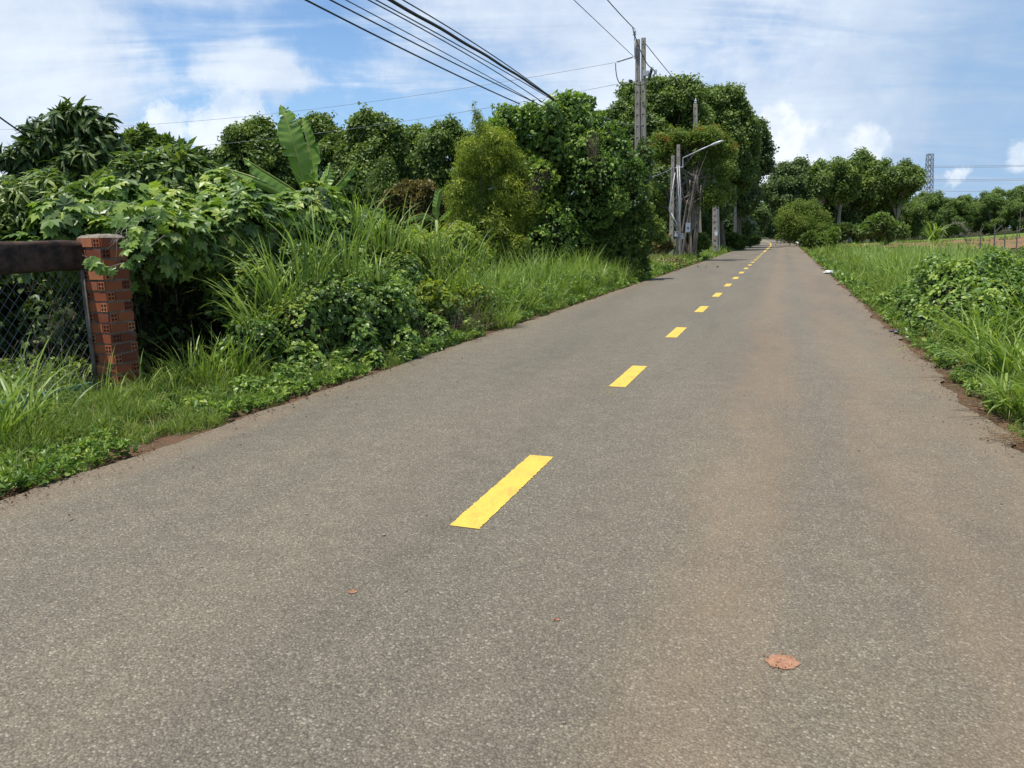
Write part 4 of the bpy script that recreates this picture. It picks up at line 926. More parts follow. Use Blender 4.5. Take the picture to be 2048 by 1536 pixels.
# ------------------------------------------------------------------ poles and wires
def concrete_pole(name, label, px, ytop, Y, wtop, wbase, group, zb=0.0, px_b=None, holes=True):
    top = atY(px, ytop, Y); base = np.array([atY(px_b or px, 520, Y)[0], Y, zb]); h = top[2]
    o = thing(name, label, 'utility pole', base, group); b = Bag(); ax3 = ax.copy()
    def sec(z): k = z/h; return wbase*(1-k)+wtop*k
    def loc(z): return base + (np.array([top[0], top[1], h])-base)*(z/h)
    V = []; zs = [zb, h]                                    # recessed web
    def prism(off_n, wn, wd, z0, z1, off_d=0):
        V = []
        for z in (z0, z1):
            s_ = sec(z)
            for dn, dd in ((-1, -1), (1, -1), (1, 1), (-1, 1)):
                V.append(loc(z)+ax3[1]*(off_n*s_+dn*wn*s_/2)+ax3[0]*(off_d*s_+dd*wd*s_/2))
        b.polys(V, [(0, 1, 2, 3), (7, 6, 5, 4), (0, 4, 5, 1), (1, 5, 6, 2), (2, 6, 7, 3), (3, 7, 4, 0)])
    prism(0, .9, .74, zb-.1, h-.012); prism(-.36, .28, .95, zb-.1, h); prism(.36, .28, .95, zb-.1, h)
    if holes:
        n = int(h/.42); e = np.linspace(.2, h-.004, n*2)
        for i in range(0, len(e)-1, 2): prism(0, .438, .9, e[i], e[i+1])
    else: prism(0, .44, .93, zb-.1, h-.004)
    b.build('shaft', M['concrete'], o); return o, loc, sec
gp = 'tall concrete poles of the roadside line'
p1, loc1, sec1 = concrete_pole('utility_pole', 'left one of the twin tall concrete poles, carrying the pin insulator', 1275.5, 79, 31.0, .155, .28, gp)
p2, loc2, sec2 = concrete_pole('utility_pole', 'right one of the twin tall concrete poles, carrying the fuse cutout', 1287, 76, 31.0, .155, .27, gp)
def insulator(bag, p, r=.07, h=.16):
    for i, (k, q) in enumerate(((1, 0), (.7, .25), (1, .45), (.55, .7), (.35, .95))): bag.ball(p+np.array([0, 0, h*q]), [r*k, r*k, h*.16], 12, 6)
def pxl(x, y, Y=31.0): return atY(x, y, Y)
b = Bag(); b.tube([pxl(1270, 118, 30.8), pxl(1269, 69, 30.8)], .022, 8); b.build('insulator_pin', M['greystick'], p1, smooth=True)
b = Bag(); insulator(b, pxl(1269, 69, 30.8), .075, .22); b.build('pin_insulator', M['porcelain'], p1, smooth=True)
b = Bag(); a, e = pxl(1232, 124), pxl(1268, 113); b.tube([a, e], .018, 6)
for i in range(9): b.ball(a+(e-a)*(.12+.095*i), .045, 8, 5)
b.build('string_insulator', M['porcelain'], p1, smooth=True)
b = Bag(); b.box(pxl(1262, 163), (.35, .08, .07), ax); b.build('dead_end_clamp', M['black'], p1)
b = Bag(); b.box(pxl(1292, 147, 30.85), (.14, .22, .18), ax); b.tube([pxl(1292, 147, 30.8), pxl(1300, 147, 30.8)], .03, 6); b.build('bracket', M['greystick'], p2)
b = Bag(); a, e = pxl(1303, 140, 30.7), pxl(1298, 158, 30.7); b.tube([a, e], .035, 8)
for i in range(7): b.ball(a+(e-a)*i/6, .062, 8, 5)
b.build('cutout_insulator', M['black'], p2, smooth=True)
b = Bag(); b.box(pxl(1304, 138, 30.7), (.10, .10, .14), ax); b.box(pxl(1311, 144, 30.65), (.12, .10, .16), ax); b.tube([pxl(1304, 136, 30.6), pxl(1310, 142, 30.6)], .03, 6); b.build('cutout_head', M['porcelain'], p2)
b = Bag(); b.tube([pxl(1309, 148, 30.6), pxl(1308, 158, 30.6), pxl(1303, 163, 30.6), pxl(1298, 159, 30.6)], .015, 6); b.build('fuse_tube', M['black'], p2)
for q, (a, c) in enumerate([((1231, 126), (1263, 162)), ((1265, 56), (1304, 137)), ((1262, 163), (1298, 160))]):
    A_, E_ = pxl(*a, 30.5), pxl(*c, 30.5); u = np.linspace(0, 1, 10)[:, None]; sag = [.75, .55, .3][q]
    P = A_*(1-u)+E_*u + np.array([-.35 if q == 0 else .12, 0, -1])*sag*4*u*(1-u)*.55; bb_ = Bag(); bb_.tube(P, .018, 5); bb_.build('jumper_cable', M['black'], p1 if q == 0 else p2, smooth=True)
p3, _, _ = concrete_pole('utility_pole', 'single tall concrete pole standing behind the orange-flowered tree', 1391, 208, 46, .22, .40, gp)
b = Bag(); insulator(b, atY(1391, 206, 46), .09, .25); b.build('pin_insulator', M['porcelain'], p3, smooth=True)
# climbing vine on the right twin pole
lm = [(atY(1288+rng.normal(0, 2), y, 30.7), r*31/F) for y, r in [(285, 9), (300, 13), (318, 16), (335, 17), (352, 13), (372, 12), (392, 10), (412, 12), (432, 10), (452, 8)]]
o = thing('pole_vine', 'leafy creeper climbing the right one of the twin poles', 'vine', (lm[5][0][0], 30.7, 0)); b = Bag(); foliage(b, lm, 900, [HEART, LEAF], .17, up=.3, droop=.9, reject=.5, shell=(.5, 1.2)); b.build('foliage', M['vine_dark'], o)
b = Bag(); b.tube([l[0]+rng.normal(0, .05, 3) for l in lm]+[np.array([lm[-1][0][0], 30.7, 0])], .02, 5); b.build('stem', M['stem'], o)

gs = 'short concrete service poles by the meters'
q1, _, _ = concrete_pole('service_pole', 'left short concrete pole by the electricity meters', 1346, 311, 42, .16, .24, gs, px_b=1342)
q2, _, _ = concrete_pole('service_pole', 'right short concrete pole with the street lamp arm', 1357, 289, 42.3, .17, .26, gs)
b = Bag(); b.tube([atY(1340, 337, 42), atY(1366, 334, 42), atY(1366, 316, 42), atY(1400, 300, 41.6), atY(1420, 291, 41.4)], .035, 8); b.build('lamp_arm', M['greystick'], q2, smooth=True)
b = Bag(); a, e = atY(1418, 292, 41.4), atY(1447, 281, 41.1); b.ball((a+e)/2, [np.linalg.norm(e-a)/2, .13, .075], 14, 8, axes=np.array([(e-a)/np.linalg.norm(e-a), np.cross([0, 0, 1], (e-a)/np.linalg.norm(e-a)), [0, 0, 1]])); b.build('lamp_head', M['porcelain'], q2, smooth=True)
for i, (pa, mid, pb) in enumerate([((1354, 330), (1358, 400), (1354, 466)), ((1350, 345), (1338, 420), (1356, 468)), ((1358, 330), (1362, 400), (1358, 475)), ((1342, 425), (1352, 445), (1360, 470))]):
    bb_ = Bag(); bb_.tube([atY(*pa, 41.6), atY(*mid, 41.5), atY(*pb, 41.5)], .022, 5); bb_.build('conduit', M['greystick'], q2 if i < 3 else q1, smooth=True)
for (x, y, w_, h_, nm, mt, pa) in [(1353, 468, .18, .26, 'meter_box', 'white', q1), (1363, 473, .20, .28, 'meter_box', 'greystick', q2)]:
    b = Bag(); c = atY(x, y, 41.6); b.box(c, (w_, .14, h_), None); b.box(c+[0, -.075, .03], (w_*.55, .02, h_*.4), None); b.box(c+[0, -.01, h_/2+.012], (w_*1.15, .19, .02), None); b.build(nm, M[mt], pa)
# meters' white sign on a trunk
sg = thing('white_sign', 'small white notice plate on the bare trunks behind the short poles', 'sign', atY(1376, 455, 43)); b = Bag(); c = atY(1376, 455, 43); b.box(c, (.26, .03, .52), None); b.build('plate', M['white'], sg); b = Bag(); b.box(c+[0.0, -.02, -.03], (.09, .012, .09), None); b.build('dark_mark', M['black'], sg)
q3, _, _ = concrete_pole('service_pole', 'broken-off stub of a concrete pole with conduits, right of the orange-flowered tree', 1430, 412, 58, .34, .44, gs)
for x in (1434, 1437): bb_ = Bag(); bb_.tube([atY(x, 412, 57.6), atY(x+1, 470, 57.6), atY(x+2, 500, 57.6)], .03, 5); bb_.build('conduit', M['greystick'], q3)
b = Bag(); b.box(atY(1432, 467, 57.5), (.2, .14, .3), None); b.build('meter_box', M['white'], q3)
q4, _, _ = concrete_pole('service_pole', 'slim leaning grey pole between the tall single pole and the stub', 1398, 380, 50, .10, .16, gs, px_b=1403, holes=False)
q5, _, _ = concrete_pole('utility_pole', 'pole showing above the stub, half hidden by leaves', 1429, 326, 66, .2, .3, gp)
g6 = 'far poles and bare trunks along the left road edge'
for i, (x, yt, Y, xb, lb) in enumerate([(1471, 350, 82, 1469, 'dark tall far pole, leftmost of the far poles by the left road edge'), (1485, 372, 95, 1484, 'slimmer far pole, second of the far poles by the left road edge'),
                           (1499, 380, 110, 1498, 'far pole with a lamp arm reaching over the road')]):
    q6, _, _ = concrete_pole('utility_pole', lb, x, yt, Y, .22, .36, gp, px_b=xb, holes=False)
    if i == 2: b = Bag(); b.tube([atY(1499, 412, 109.9), atY(1520, 404, 109)], .07, 5); b.build('lamp_arm', M['greystick'], q6); b = Bag(); b.ball(atY(1521, 403.5, 109), [.5, .2, .12], 8, 6); b.build('lamp_head', M['porcelain'], q6)

def wire(name, label, pts3, rad, group, n=60, sagm=0.0, wob=0):
    A_, E_ = pts3; u = np.linspace(0, 1, n)[:, None]; P = A_*(1-u)+E_*u - np.array([0, 0, 1])*sagm*4*u*(1-u)
    if wob: P += np.array([0, 0, 1])*wob*np.sin(u*70)
    b = Bag(); b.tube(P, rad, 6); tag(b.build(name, M['steel'], loc=A_, smooth=True), label, 'cable', group)
def plane_wire(label, pxs, t_, rad, group, back=-10., end_s=None, wob=0, name='power_cable'):
    Q = np.array([onT(x, y, t_) for x, y in pxs]); s, _ = toST(Q); co = np.polyfit(s, Q[:, 2], min(2, len(s)-1))
    s_ = np.linspace(back, end_s if end_s else s.max(), 70); P = np.array([W(a, t_, np.polyval(co, a)) for a in s_])
    if wob: P[:, 2] += wob*np.sin(s_*3.1)
    b = Bag(); b.tube(P, rad, 6); tag(b.build(name, M['black'], loc=P[0], smooth=True), label, 'cable', group)
gw = 'cables sloping over the road from the top of the photo'
tp_ = toST(np.array([atY(1282, 300, 31)[0], 31.0]))[1]
def sg_(x): return x
plane_wire('lowest and leftmost black cable over the thicket', [(612, 0), (820, 105), (1040, 208)], tp_-1.0, .014, gw, 4)
plane_wire('second black cable from the left, parallel to the lowest', [(661, 0), (860, 102), (1085, 212)], tp_-.8, .012, gw, 4)
plane_wire('thin third cable from the left', [(692, 0), (890, 106), (1090, 216)], tp_-.6, .008, gw, 4)
plane_wire('fourth cable from the left, close beside a fifth', [(737, 0), (905, 92), (1110, 222)], tp_-.45, .010, gw, 4)
plane_wire('fifth cable from the left, between the fourth and the bundle', [(752, 0), (930, 98), (1112, 204)], tp_-.3, .010, gw, 4)
plane_wire('thick bundled black cable, heaviest of the sloping cables', [(780, 0), (940, 92), (1108, 199)], tp_, .026, gw, 4, wob=.006)
plane_wire('cable just above the thick bundle', [(806, 0), (960, 94), (1112, 202)], tp_+.2, .010, gw, 4)
plane_wire('thin cable ending below the top of the twin poles', [(1148, 0), (1205, 54), (1266, 112)], tp_, .010, gw, 6)
plane_wire('uppermost black cable running onto the pin insulator', [(1215, 0), (1240, 28), (1268, 57)], tp_, .016, gw, 6)
plane_wire('cable from the twin poles to the single tall pole', [(1268, 57), (1310, 112), (1355, 165), (1390, 204)], tp_+.05, .016, gw, float(toST(np.array([atY(1268, 57, 31)[0], 31.0]))[0]))
plane_wire('short black cable dropping behind the mango tree at the left border', [(-40, 205), (0, 235), (48, 268)], -9.0, .012, gw, 6)
gx = 'thin wires crossing the sky from the twin poles to the left'
wire('cross_wire', 'upper thin wire crossing the sky leftwards from the twin poles', (atY(1230, 125, 31), atY(-60, 258, 48)), .0075, gx, sagm=.75)
wire('cross_wire', 'lower thin wire crossing the sky leftwards behind the trees', (atY(1262, 163, 31), atY(-60, 308, 48)), .0075, gx, sagm=.85)
wire('service_wire', 'thin wire from the vine-draped tree to the twin poles', (atY(1200, 232, 27), atY(1284, 250, 31)), .010, gx, sagm=.1)
wire('service_wire', 'service wire reaching the short poles through the leaves', (atY(1302, 354, 38), atY(1345, 336, 42)), .015, gx, sagm=.05)

# ------------------------------------------------------------------ big trees behind the poles
gt = 'big dark trees beyond the poles on the left'
big('broadleaf_tree', 'huge dense tree right behind the twin poles', 1196, 1430, 160, 480, 66, 84, 32, 21000, .58, 'tree', bx=1300, tr=.45, group=gt, limbs=16)
big('broadleaf_tree', 'huge dense tree whose crown leans over the road, right of the single tall pole', 1345, 1515, 172, 440, 72, 66, 30, 16500, .60, 'tree', bx=1440, tr=.45, group=gt, limbs=14)
big('broadleaf_tree', 'tree with a crown hanging low against the road gap', 1420, 1540, 225, 440, 84, 40, 24, 8500, .66, 'fardark', bx=1475, tr=.3, group=gt)
big('broadleaf_tree', 'dark understorey tree behind the orange-flowered tree', 1280, 1460, 360, 490, 70, 34, 30, 7000, .62, 'fardark', bx=1350, tr=.25, group=gt)
big('broadleaf_tree', 'dark understorey tree beyond the far poles', 1430, 1530, 400, 482, 100, 24, 20, 4500, .72, 'fardark', bx=1490, tr=.25, group=gt)
big('broadleaf_tree', 'dark tree behind the lower shrub of the vine-draped tree', 1190, 1330, 330, 480, 50, 26, 32, 4500, .55, 'fardark', bx=1250, tr=.25, group=gt)

# orange flowered umbrella tree
fl = [(atY(x, y, 44+dy), r*44/F) for x, y, r, dy in [(1318, 292, 17, 0), (1325, 310, 18, .6), (1308, 305, 12, -.4), (1345, 285, 14, 1), (1360, 278, 13, 0), (1385, 285, 18, .5), (1405, 275, 16, 0), (1425, 275, 16, -.5), (1440, 280, 12, 0), (1375, 305, 20, 1), (1405, 305, 20, .4), (1435, 305, 20, 0), (1458, 300, 13, 0), (1340, 312, 16, .4), (1420, 322, 16, .2), (1390, 325, 14, .5),
      (1310, 385, 20, .5), (1300, 400, 22, 0), (1325, 392, 16, .6), (1440, 350, 12, 0), (1425, 390, 20, .3), (1448, 385, 14, .5), (1405, 400, 14, .3), (1310, 430, 16, .4), (1330, 445, 16, .4), (1320, 470, 18, .6)]]
fb = np.array([atY(1375, 600, 44)[0], 44.0, 0])
def fl_extra(o):
    b = Bag(); topl = fl[:13]; foliage(b, topl, 520, FINE, .20, .6, up=1, shell=(.85, 1.15), upbias=1.6, reject=.6); b.build('flowers', M['orange'], o)
tree('umbrella_tree', 'flat-topped orange-flowered tree with a sheaf of bare grey trunks', 'tree', fl, fb, 5200, FINE, .34, 'flame', .085, bark='greybark', limbs=4, squash=.62, inner=.1, up=1.0, extra=fl_extra,
     trunks=[(fb+np.array([rng.uniform(-.6, .35), rng.normal(0, .25), 0]), atY(x, y, 44+rng.normal(0, .3))) for x, y in [(1330, 380), (1352, 350), (1365, 370), (1370, 340), (1380, 360), (1385, 330), (1392, 350), (1400, 340), (1402, 370), (1375, 400), (1362, 330), (1345, 400), (1385, 400), (1412, 350)]])


# shrubs at poles' feet
def shrub(name, label, L, Y, n, sz, mat, tpl=None, cat='shrub', **kw):
    lm = px_lumps(L, Y); x = np.mean([l[0] for l in L]); return tree(name, label, cat, lm, (atY(x, 600, Y)[0], Y, 0), n, tpl or ROSE, sz, mat, .04, limbs=6, **kw)
shrub('green_shrub', 'small bright shrub at the foot of the single tall pole', [(1385, 475, 12), (1400, 480, 14), (1388, 490, 14), (1410, 488, 10)], 45, 900, .22, 'shrub')
shrub('dry_shrub', 'reddish brown withered shrub beside the left short pole', [(1325, 480, 12), (1335, 490, 12), (1318, 492, 12)], 40, 520, .18, 'redshrub')
shrub('blossom_bush', 'white-blossomed bush by the far left road edge', [(1490, 440, 12), (1497, 455, 14), (1485, 465, 14), (1504, 468, 12), (1478, 478, 12), (1496, 478, 14)], 88, 1300, .42, 'rubber', extra=lambda o: (lambda b: (foliage(b, px_lumps([(1503, 455, 10), (1508, 463, 8), (1490, 438, 8)], 87), 60, FINE, .22), b.build('blossoms', M['white_flower'], o)))(Bag()))
shrub('green_shrub', 'low shrub row on the left road edge beyond the stub', [(1440, 480, 12), (1455, 484, 12), (1468, 484, 12), (1480, 486, 10), (1510, 478, 8)], 74, 1300, .34, 'tree')
# dry cut branches and debris pile
db = thing('brush_pile', 'pile of dry cut branches on the verge below the short poles', 'brush pile', G(1360, 512)); b = Bag(); cc = atY(1362, 600, 38)[0]-1.6
for _ in range(260):
    p = np.array([cc+rng.normal(0, .6), 38+rng.normal(0, 1.3), rng.uniform(0, .35)]); limb(b, p, p+np.array([rng.normal(0, .45), rng.normal(0, .4), rng.uniform(-.1, .35)]), .018, .006, 3, .1, 4)
P_ = np.stack([cc+rng.normal(.1, .7, 1500), 37.5+rng.normal(0, 1.6, 1500), rng.uniform(0, .4, 1500)], -1); low_leaves(b, P_, .14, [LEAF], rb=(.1, 1)); b.build('twigs', M['dry'], db)

# ------------------------------------------------------------------ right side of the road
gr = 'tall open-crowned trees right of the road'
big('broadleaf_tree', 'bushy tree closing the view just right of the road gap', 1528, 1650, 328, 470, 128, 34, 22, 7500, .85, 'fardark', bx=1590, tr=.3, group=gr)
lm = scatter_lumps(1612, 1730, 308, 420, 105, 30, 19)
tree('broadleaf_tree', 'open-crowned tree with forked pale trunk and sky showing through', 'tree', lm, (atY(1650, 600, 105)[0], 105, 0), 4200, SPRAY, .60, 'tree', .32, 'palebark', gr, limbs=12, trunks=[((atY(1642, 600, 105)[0], 105, 0), atY(1640, 400, 105)), ((atY(1668, 600, 104)[0], 104, 0), atY(1682, 400, 104))])
lm = scatter_lumps(1690, 1800, 312, 440, 108, 30, 20)
tree('broadleaf_tree', 'tree with dense dark crown in the middle of the right-hand group', 'tree', lm, (atY(1725, 600, 108)[0], 108, 0), 5800, SPRAY, .60, 'tree', .3, 'palebark', gr, limbs=12, trunks=[((atY(1692, 600, 108)[0], 108, 0), atY(1705, 420, 108)), ((atY(1740, 600, 108)[0], 108, 0), atY(1750, 400, 108))])
lm = scatter_lumps(1760, 1846, 326, 410, 106, 22, 17) + px_lumps([(1832, 350, 10), (1838, 362, 8)], 106)
tree('broadleaf_tree', 'rightmost tree of the group, its ragged edge next to the lattice tower', 'tree', lm, (atY(1775, 600, 106)[0], 106, 0), 4000, SPRAY, .58, 'tree', .28, 'palebark', gr, limbs=12)
big('broadleaf_tree', 'shaded lower tree under the right-hand group', 1600, 1790, 395, 478, 112, 34, 20, 6500, .8, 'fardark', bx=1700, tr=.2, group=gr)
big('broadleaf_tree', 'distant dark tree closing the end of the road', 1500, 1580, 395, 476, 235, 24, 18, 4200, 1.5, 'fardark', bx=1542, tr=.4, group=gr)
shrub('feathery_bush', 'feathery olive-green bush by the right road edge in front of the trees', [(1590, 430, 22), (1615, 425, 22), (1575, 445, 18), (1600, 450, 26), (1630, 445, 22), (1580, 465, 20), (1610, 468, 24), (1640, 465, 20)], 92, 3600, .55, 'flame', FINE, 'bush', up=.5)
shrub('low_shrub', 'low shrub hanging over the right road edge past the feathery bush', [(1625, 482, 14), (1645, 484, 16), (1660, 478, 16), (1610, 482, 10), (1640, 495, 14), (1655, 500, 14)], 60, 2600, .26, 'tree')
shrub('low_shrub', 'pale low shrub beneath the right-hand trees', [(1740, 455, 16), (1765, 450, 18), (1785, 458, 14), (1750, 468, 14), (1770, 468, 16), (1725, 468, 12), (1800, 465, 12)], 85, 2400, .42, 'rubber')
shrub('low_shrub', 'dark low shrub in the shade between the right-hand trunks', [(1660, 462, 14), (1690, 462, 16), (1715, 465, 14), (1675, 472, 14)], 96, 1500, .46, 'fardark')
# plantation trees in rows beyond the field: four crowns, copied
protos = []
for v in range(4):
    base = np.array([0, 0, 0.]); lm = []
    for _ in range(26):
        d = rng.normal(0, 1, 3); d /= np.linalg.norm(d); lm.append((np.array([d[0]*2.0, d[1]*2.0, 4.0+d[2]*2.9]), rng.uniform(.6, 1.05)))
    protos.append(tree('plantation_tree', 'x', 'tree', lm, (0, 0, 0), 3400, SPRAY, .36, 'rubber', .12, 'palebark', 'young plantation trees beyond the red field', limbs=7, up=.9))
used = [False]*4; k = 0
plan = []
for row, (Y, dx) in enumerate([(116, 3.7), (121, 4.2), (128, 4.4), (137, 4.6), (148, 4.8)]):
    x = atY(1800, 450, Y)[0] + row*1.3
    while x < atY(2110, 450, Y)[0]: plan.append((x+rng.normal(0, .5), Y+rng.normal(0, .8), row)); x += dx
for (x, y, row) in plan:
    v = k % 4; z = float(ground_z(x, y)); sc = rng.uniform(.74, 1.0); rz = rng.uniform(0, 6.28)
    lab = ['young plantation tree in the front row beyond the red field', 'young plantation tree in the second row beyond the red field', 'young plantation tree in the third row, its top against the sky', 'young plantation tree in the rearmost rows, against the sky'][min(row, 3)]
    if not used[v]:
        o = protos[v]; o.location = (x, y, z); o.rotation_euler = (0, 0, rz); o.scale = (sc, sc, sc); o['label'] = lab; used[v] = True
    else: o = copy_tree(protos[v], (x, y, z), lab, rz, (sc, sc, sc))
    k += 1
# field
def sheet(name, mat, x0, x1, y0, y1, z):
    b = Bag(); xs_ = np.linspace(x0, x1, 40); ys_ = np.linspace(y0, y1, 30); X, Y = np.meshgrid(xs_, ys_)
    Y = Y + 1.8*np.sin(X*.13)*(Y0:=1); Z = ground_z(X, Y)+z; L, nf = grid_faces(30, 40); b.add(np.stack([X, Y, Z], -1).reshape(-1, 3), L, [4]*nf)
    return tag(b.build(name, M[mat], smooth=True), kind='structure')
sheet('field', 'field', 38, 160, 62, 100, .03)
sheet('meadow', 'meadow', 44, 170, 100, 114, .05)
# weeds at the field edge
band_tufts([(60, 40, 75, 9, 22, .6, 24, .03, .6, 1.2), (50, 75, 120, 8, 30, .6, 18, .05, .9, 1.2)], 'field_weeds', 'low scrubby weeds between the long grass and the red field', cat='weeds')
fm = PL(*[(rng.uniform(14, 60), 0, .1, 1) for _ in range(0)])
lm = []
for _ in range(34):
    s = rng.uniform(14, 48); t_ = rng.uniform(10, 12+s*.55); r = rng.uniform(.4, .9); lm.append((W(s, t_, .15+float(ground_z(*W(s, t_)[:2]))), r))
mound('scrub', 'rough green scrub spreading behind the long grass on the right', 'bush', lm, 7500, [LEAF, HEART], .15, 'tree', 60, .75, reject=.7)
# palm-like grass plant at the field end
def frond_plant(name, label, px, py, Y, n, h, cat='plant'):
    c = atY(px, 600, Y); c[2] = float(ground_z(c[0], Y)); b = Bag(); tuft(b, c, n, h, .5, h*.025, 1.7, 7, .3); tag(b.build(name, M['grass'], loc=c), label, cat)
frond_plant('cane_clump', 'pale arching cane clump at the edge of the plantation', 1855, 440, 104, 70, 4.3)
# plume grass heads
for i, (pts, lb) in enumerate([([(1880, 520), (1882, 480), (1890, 458), (1905, 447), (1920, 450), (1932, 462), (1938, 475)], 'taller of the two arching plumed reeds over the long grass'),
                               ([(1900, 520), (1903, 490), (1912, 472), (1922, 470), (1930, 478), (1936, 490)], 'shorter of the two arching plumed reeds over the long grass')]):
    o = thing('plumed_reed', lb, 'reed', G(pts[0][0], 560)); Q = np.array([atY(x, y, 17) for x, y in pts]); Q = np.vstack([[Q[0][0], 17, 0], Q]); b = Bag(); b.tube(Q, .006, 5); b.build('stalk', M['plume'], o)
    b = Bag(); q = []; 
    for _ in range(260):
        u = rng.uniform(len(Q)*.5, len(Q)-1.01); k_ = int(u); q.append(Q[k_]+(Q[k_+1]-Q[k_])*(u-k_))
    q = np.array(q); blades(b, q, rng.uniform(.08, .2, 260), np.full(260, .002), rng.normal(0, .9, 260), rng.uniform(.6, 1.6, 260), rng.uniform(.5, 1.5, 260), 3); b.build('plume', M['plume'], o)
# field posts
gf = 'thin wooden stakes standing in the red field'
stl = ['forked grey stake in the middle of the field', 'thin stake left of the forked one in the field', 'leaning thin stake right of the forked one', 'stake in the field nearest the right border', 'tall pale bare stick at the right border against the plantation']
for i, (x, yt, yb, Y) in enumerate([(1990, 448, 486, 48), (1962, 456, 484, 50), (2012, 455, 484, 50), (2035, 452, 482, 50), (2042, 415, 450, 90)]):
    p = atY(x, yb, Y); z = float(ground_z(p[0], Y)); o = thing('field_stake', stl[i], 'stake', (p[0], Y, z), gf); b = Bag(); top = atY(x, yt, Y); limb(b, (p[0], Y, z-.1), top, .05, .03, 5, .02, 4, 0)
    for _ in range(3): 
        u = rng.uniform(.45, .9); c = np.array([p[0], Y, z])*(1-u)+top*u; limb(b, c, c+np.array([rng.normal(0, .35), 0, rng.uniform(.15, .5)]), .02, .01, 4, .05, 4)
    b.build('wood', M['wood'], o)
# leafy bush and weeds on the right verge
rbm = PL((13.40, 3.97, 0.42, 0.43), (14.40, 4.07, 0.52, 0.49), (15.40, 4.12, 0.52, 0.52), (16.50, 4.22, 0.44, 0.45), (13.20, 4.62, 0.50, 0.44), (14.30, 4.72, 0.60, 0.49), (15.50, 4.82, 0.60, 0.49), (12.80, 5.22, 0.60, 0.47), (14.20, 5.42, 0.68, 0.49), (15.80, 5.62, 0.63, 0.49), (12.40, 4.22, 0.37, 0.39),
     (13.00, 3.62, 0.12, 0.26), (14.20, 3.62, 0.14, 0.28), (15.40, 3.67, 0.15, 0.28), (16.80, 3.72, 0.15, 0.32), (12.20, 4.82, 0.52, 0.43))
mound('leafy_bush', 'round-leaved green bush on the right verge with a dark hollow beneath', 'bush', rbm, 15000, [HEART, LEAF], .070, 'vine', 60, .80, hang=40, up=.8, droop=.4, reject=.82, shell=(.86, 1.08))
lm = PL((7.2, 3.95, .02, .3), (6.6, 3.75, .02, .25), (5.7, 3.6, .02, .22), (8.2, 4.2, .04, .3), (5.0, 3.55, .02, .2), (7.8, 4.8, .1, .4), (6.4, 4.4, .08, .4), (9.4, 4.5, .08, .3), (5.6, 4.2, .05, .35), (9.0, 3.75, 0, .25), (10.2, 3.8, 0, .3), (11.4, 3.75, 0, .3), (12.6, 3.8, .03, .3), (16.5, 3.75, 0, .3), (18.5, 3.8, 0, .35), (21, 3.8, 0, .4))
mound('verge_weeds', 'low clover-like weeds on the right verge nearest the viewer', 'weeds', lm, 2300, [HEART, LEAF], .040, 'lawn', 0, 0, up=1.0, droop=.2, reject=.4)
# straw heaps
for (x, y, r, n, lb) in [(1868, 716, .28, 230, 'heap of pale dry straw at the right asphalt edge before the black bag'), (2030, 884, .2, 170, 'heap of dry brown straw at the right border of the photo'), (1985, 800, .16, 90, 'small scatter of dry straw between the two heaps')]:
    c = G(x, y); b = Bag(); a = rng.uniform(0, 6.28, n); q = r*rng.uniform(0, 1, n)**.7; root = np.stack([c[0]+q*np.cos(a)*.7, c[1]+q*np.sin(a)*1.3, rng.uniform(.004, .035, n)], -1)
    blades(b, root, rng.uniform(.06, .26, n), rng.uniform(.0012, .003, n), rng.uniform(0, 6.28, n), rng.uniform(1.35, 1.6, n), rng.normal(0, .12, n), 3, rng.uniform(.3, 1, n)); tag(b.build('straw_heap', M['dry'], loc=c), lb, 'straw', 'dry straw by the right road edge')
# litter
def crumple(name, label, px, py, size, mat, cat, z=0.0, sc=(1, 1, 1)):
    c = G(px, py); b = Bag(); nu, nv = 18, 12; V = []
    for i in range(nv):
        for j in range(nu):
            a, e = 2*PI*j/nu, PI*i/(nv-1); d = np.array([math.sin(e)*math.cos(a), math.sin(e)*math.sin(a), math.cos(e)])
            q = 1+.55*mnoise.noise(Vector(d*2.1+np.array([px, py, 0])*.1))+.3*mnoise.noise(Vector(d*5+np.array([px, 0, 0]))); V.append(c+d*size*q*np.array(sc)+[0, 0, size*sc[2]*.7+z])
    b.polys(np.array(V), [(i*nu+j, (i+1)*nu+j, (i+1)*nu+(j+1) % nu, i*nu+(j+1) % nu) for i in range(nv-1) for j in range(nu)]); tag(b.build(name, M[mat], loc=c), label, cat)
crumple('plastic_bag', 'white plastic bag caught in the shrub at the far right road edge', 1606, 494, .62, 'white', 'litter', .2, (1.2, .7, .45))
crumple('paper_scrap', 'crumpled white scrap lying at the right asphalt edge', 1666, 547, .26, 'white', 'litter', 0, (1.3, .9, .25))
crumple('plastic_bag', 'flattened black plastic strip at the right asphalt edge', 1806, 664, .17, 'blackbag', 'litter', 0, (1.2, .5, .14))
crumple('paper_scrap', 'pale torn scrap in the grass above the straw heap', 1890, 706, .06, 'white', 'litter', .01, (1.6, .6, .25))

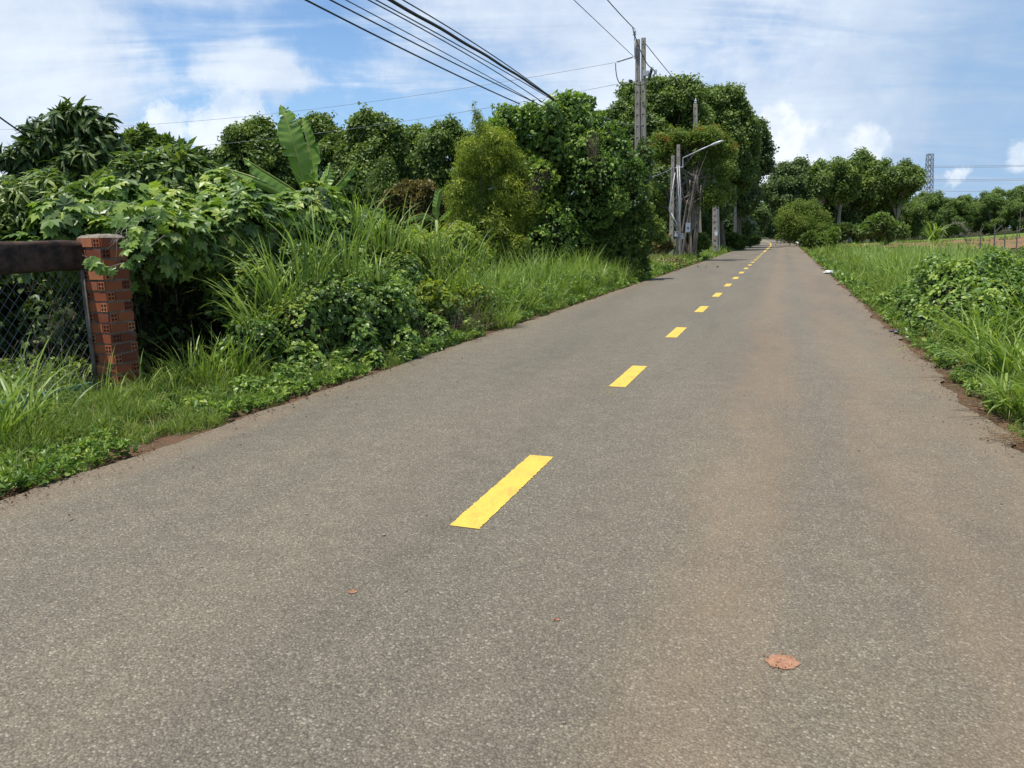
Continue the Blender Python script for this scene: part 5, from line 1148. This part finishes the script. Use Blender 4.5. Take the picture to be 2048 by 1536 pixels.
# ------------------------------------------------------------------ lattice tower and its lines
TY = 235.0; tb_ = atY(1853, 470, TY); tt_ = atY(1860, 308, TY); zb = float(ground_z(tb_[0], TY)); o = thing('lattice_tower', 'grey steel lattice tower rising behind the plantation', 'pylon', (tb_[0], TY, zb))
def wid(k): return 1.15*(1-k)+.72*k
def tc(k): return np.array([tb_[0], TY, zb])*(1-k)+tt_*k
b = Bag(); br_ = Bag(); ks = np.linspace(0, 1, 15)
cor = [(-1, -1), (1, -1), (1, 1), (-1, 1)]
for cx_, cy_ in cor: b.tube([tc(k)+np.array([cx_, cy_, 0])*wid(k) for k in ks], .11, 4)
for i in range(14):
    for j in range(4):
        a, c = cor[j], cor[(j+1) % 4]; k0, k1 = ks[i], ks[i+1]
        for (p, q) in ((a, c), (c, a)): br_.tube([tc(k0)+np.array([*p, 0])*wid(k0), tc(k1)+np.array([*q, 0])*wid(k1)], .075, 4)
        br_.tube([tc(k1)+np.array([*a, 0])*wid(k1), tc(k1)+np.array([*c, 0])*wid(k1)], .075, 4)
b.build('legs', M['steel'], o); br_.build('bracing', M['steel'], o)
gl = 'high-voltage lines running right from the lattice tower'
for i, (ya, yb, lb) in enumerate([(331, 330.5, 'uppermost high-voltage line right of the lattice tower'), (334, 333, 'second high-voltage line, just under the uppermost'), (358, 358, 'third high-voltage line, upper one of the lower pair'), (361, 361, 'fourth high-voltage line, lower one of the lower pair'), (381, 383, 'lowest high-voltage line, skimming the plantation tops')]):
    wire('high_voltage_line', lb, (atY(1859-i, ya+1, TY), atY(2120, yb-2, TY-15)), .055, gl, sagm=.15)
wire('high_voltage_line', 'high-voltage line passing left from the tower behind the trees', (atY(1860, 333, TY), atY(1740, 352, TY+20)), .055, gl, sagm=.3)

# ------------------------------------------------------------------ far rider on a motorbike
rp = RC(196, .5); rp = np.array([rp[0], rp[1], 0]); mo = thing('motorbike', 'tiny dark motorbike coming down the far end of the road', 'motorbike', rp)
f2 = -np.array([D2[0], D2[1], 0]); sd = np.array([N2[0], N2[1], 0])
for k_ in (-.6, .6):
    b = Bag(); c = rp+f2*k_+[0, 0, .3]; a = np.linspace(0, 2*PI, 17); b.tube([c+f2*.26*math.cos(q)+np.array([0, 0, .26*math.sin(q)]) for q in a], .05, 6); b.build('wheel', M['black'], mo)
b = Bag(); b.ball(rp+[0, 0, .62], [.12, .55, .2], 10, 8, axes=np.array([sd, f2, [0, 0, 1]])); b.ball(rp+f2*.45+[0, 0, .8], [.2, .12, .25], 8, 6, axes=np.array([sd, f2, [0, 0, 1]])); b.tube([rp+f2*.6+[0, 0, .3], rp+f2*.42+[0, 0, .95]], .04, 6); b.build('body', M['vehicle'], mo, smooth=True)
b = Bag(); b.tube([rp+f2*.42-sd*.35+[0, 0, 1.0], rp+f2*.42+sd*.35+[0, 0, 1.0]], .02, 5); b.build('handlebar', M['black'], mo)
pe = thing('person', 'distant motorbike rider in a pale shirt and white helmet', 'person', rp+[0, 0, .78])
b = Bag(); b.tube([rp+[0, 0, .82], rp+[0, 0, 1.05], rp+f2*.05+[0, 0, 1.3], rp+f2*.08+[0, 0, 1.38], rp+f2*.08+[0, 0, 1.48]], [.17, .16, .2, .12, .06], 10); b.ball(rp+f2*.1+[0, 0, 1.56], .1, 10, 8)
for s_ in (-1, 1):
    b.tube([rp+sd*s_*.19+f2*.05+[0, 0, 1.32], rp+sd*s_*.28+f2*.2+[0, 0, 1.1], rp+sd*s_*.3+f2*.42+[0, 0, 1.02]], [.06, .05, .035], 7)
    b.tube([rp+sd*s_*.1+[0, 0, .84], rp+sd*s_*.2+f2*.38+[0, 0, .76], rp+sd*s_*.17+f2*.2+[0, 0, .32]], [.09, .07, .045], 7)
b.build('body', M['shirt'], pe, smooth=True); b = Bag(); b.ball(rp+f2*.09+[0, 0, 1.62], [.14, .14, .12], 10, 8); b.build('helmet', M['white'], pe, smooth=True)
print('tris ~', sum(len(o.data.polygons) for o in bpy.data.objects if o.type == 'MESH'))
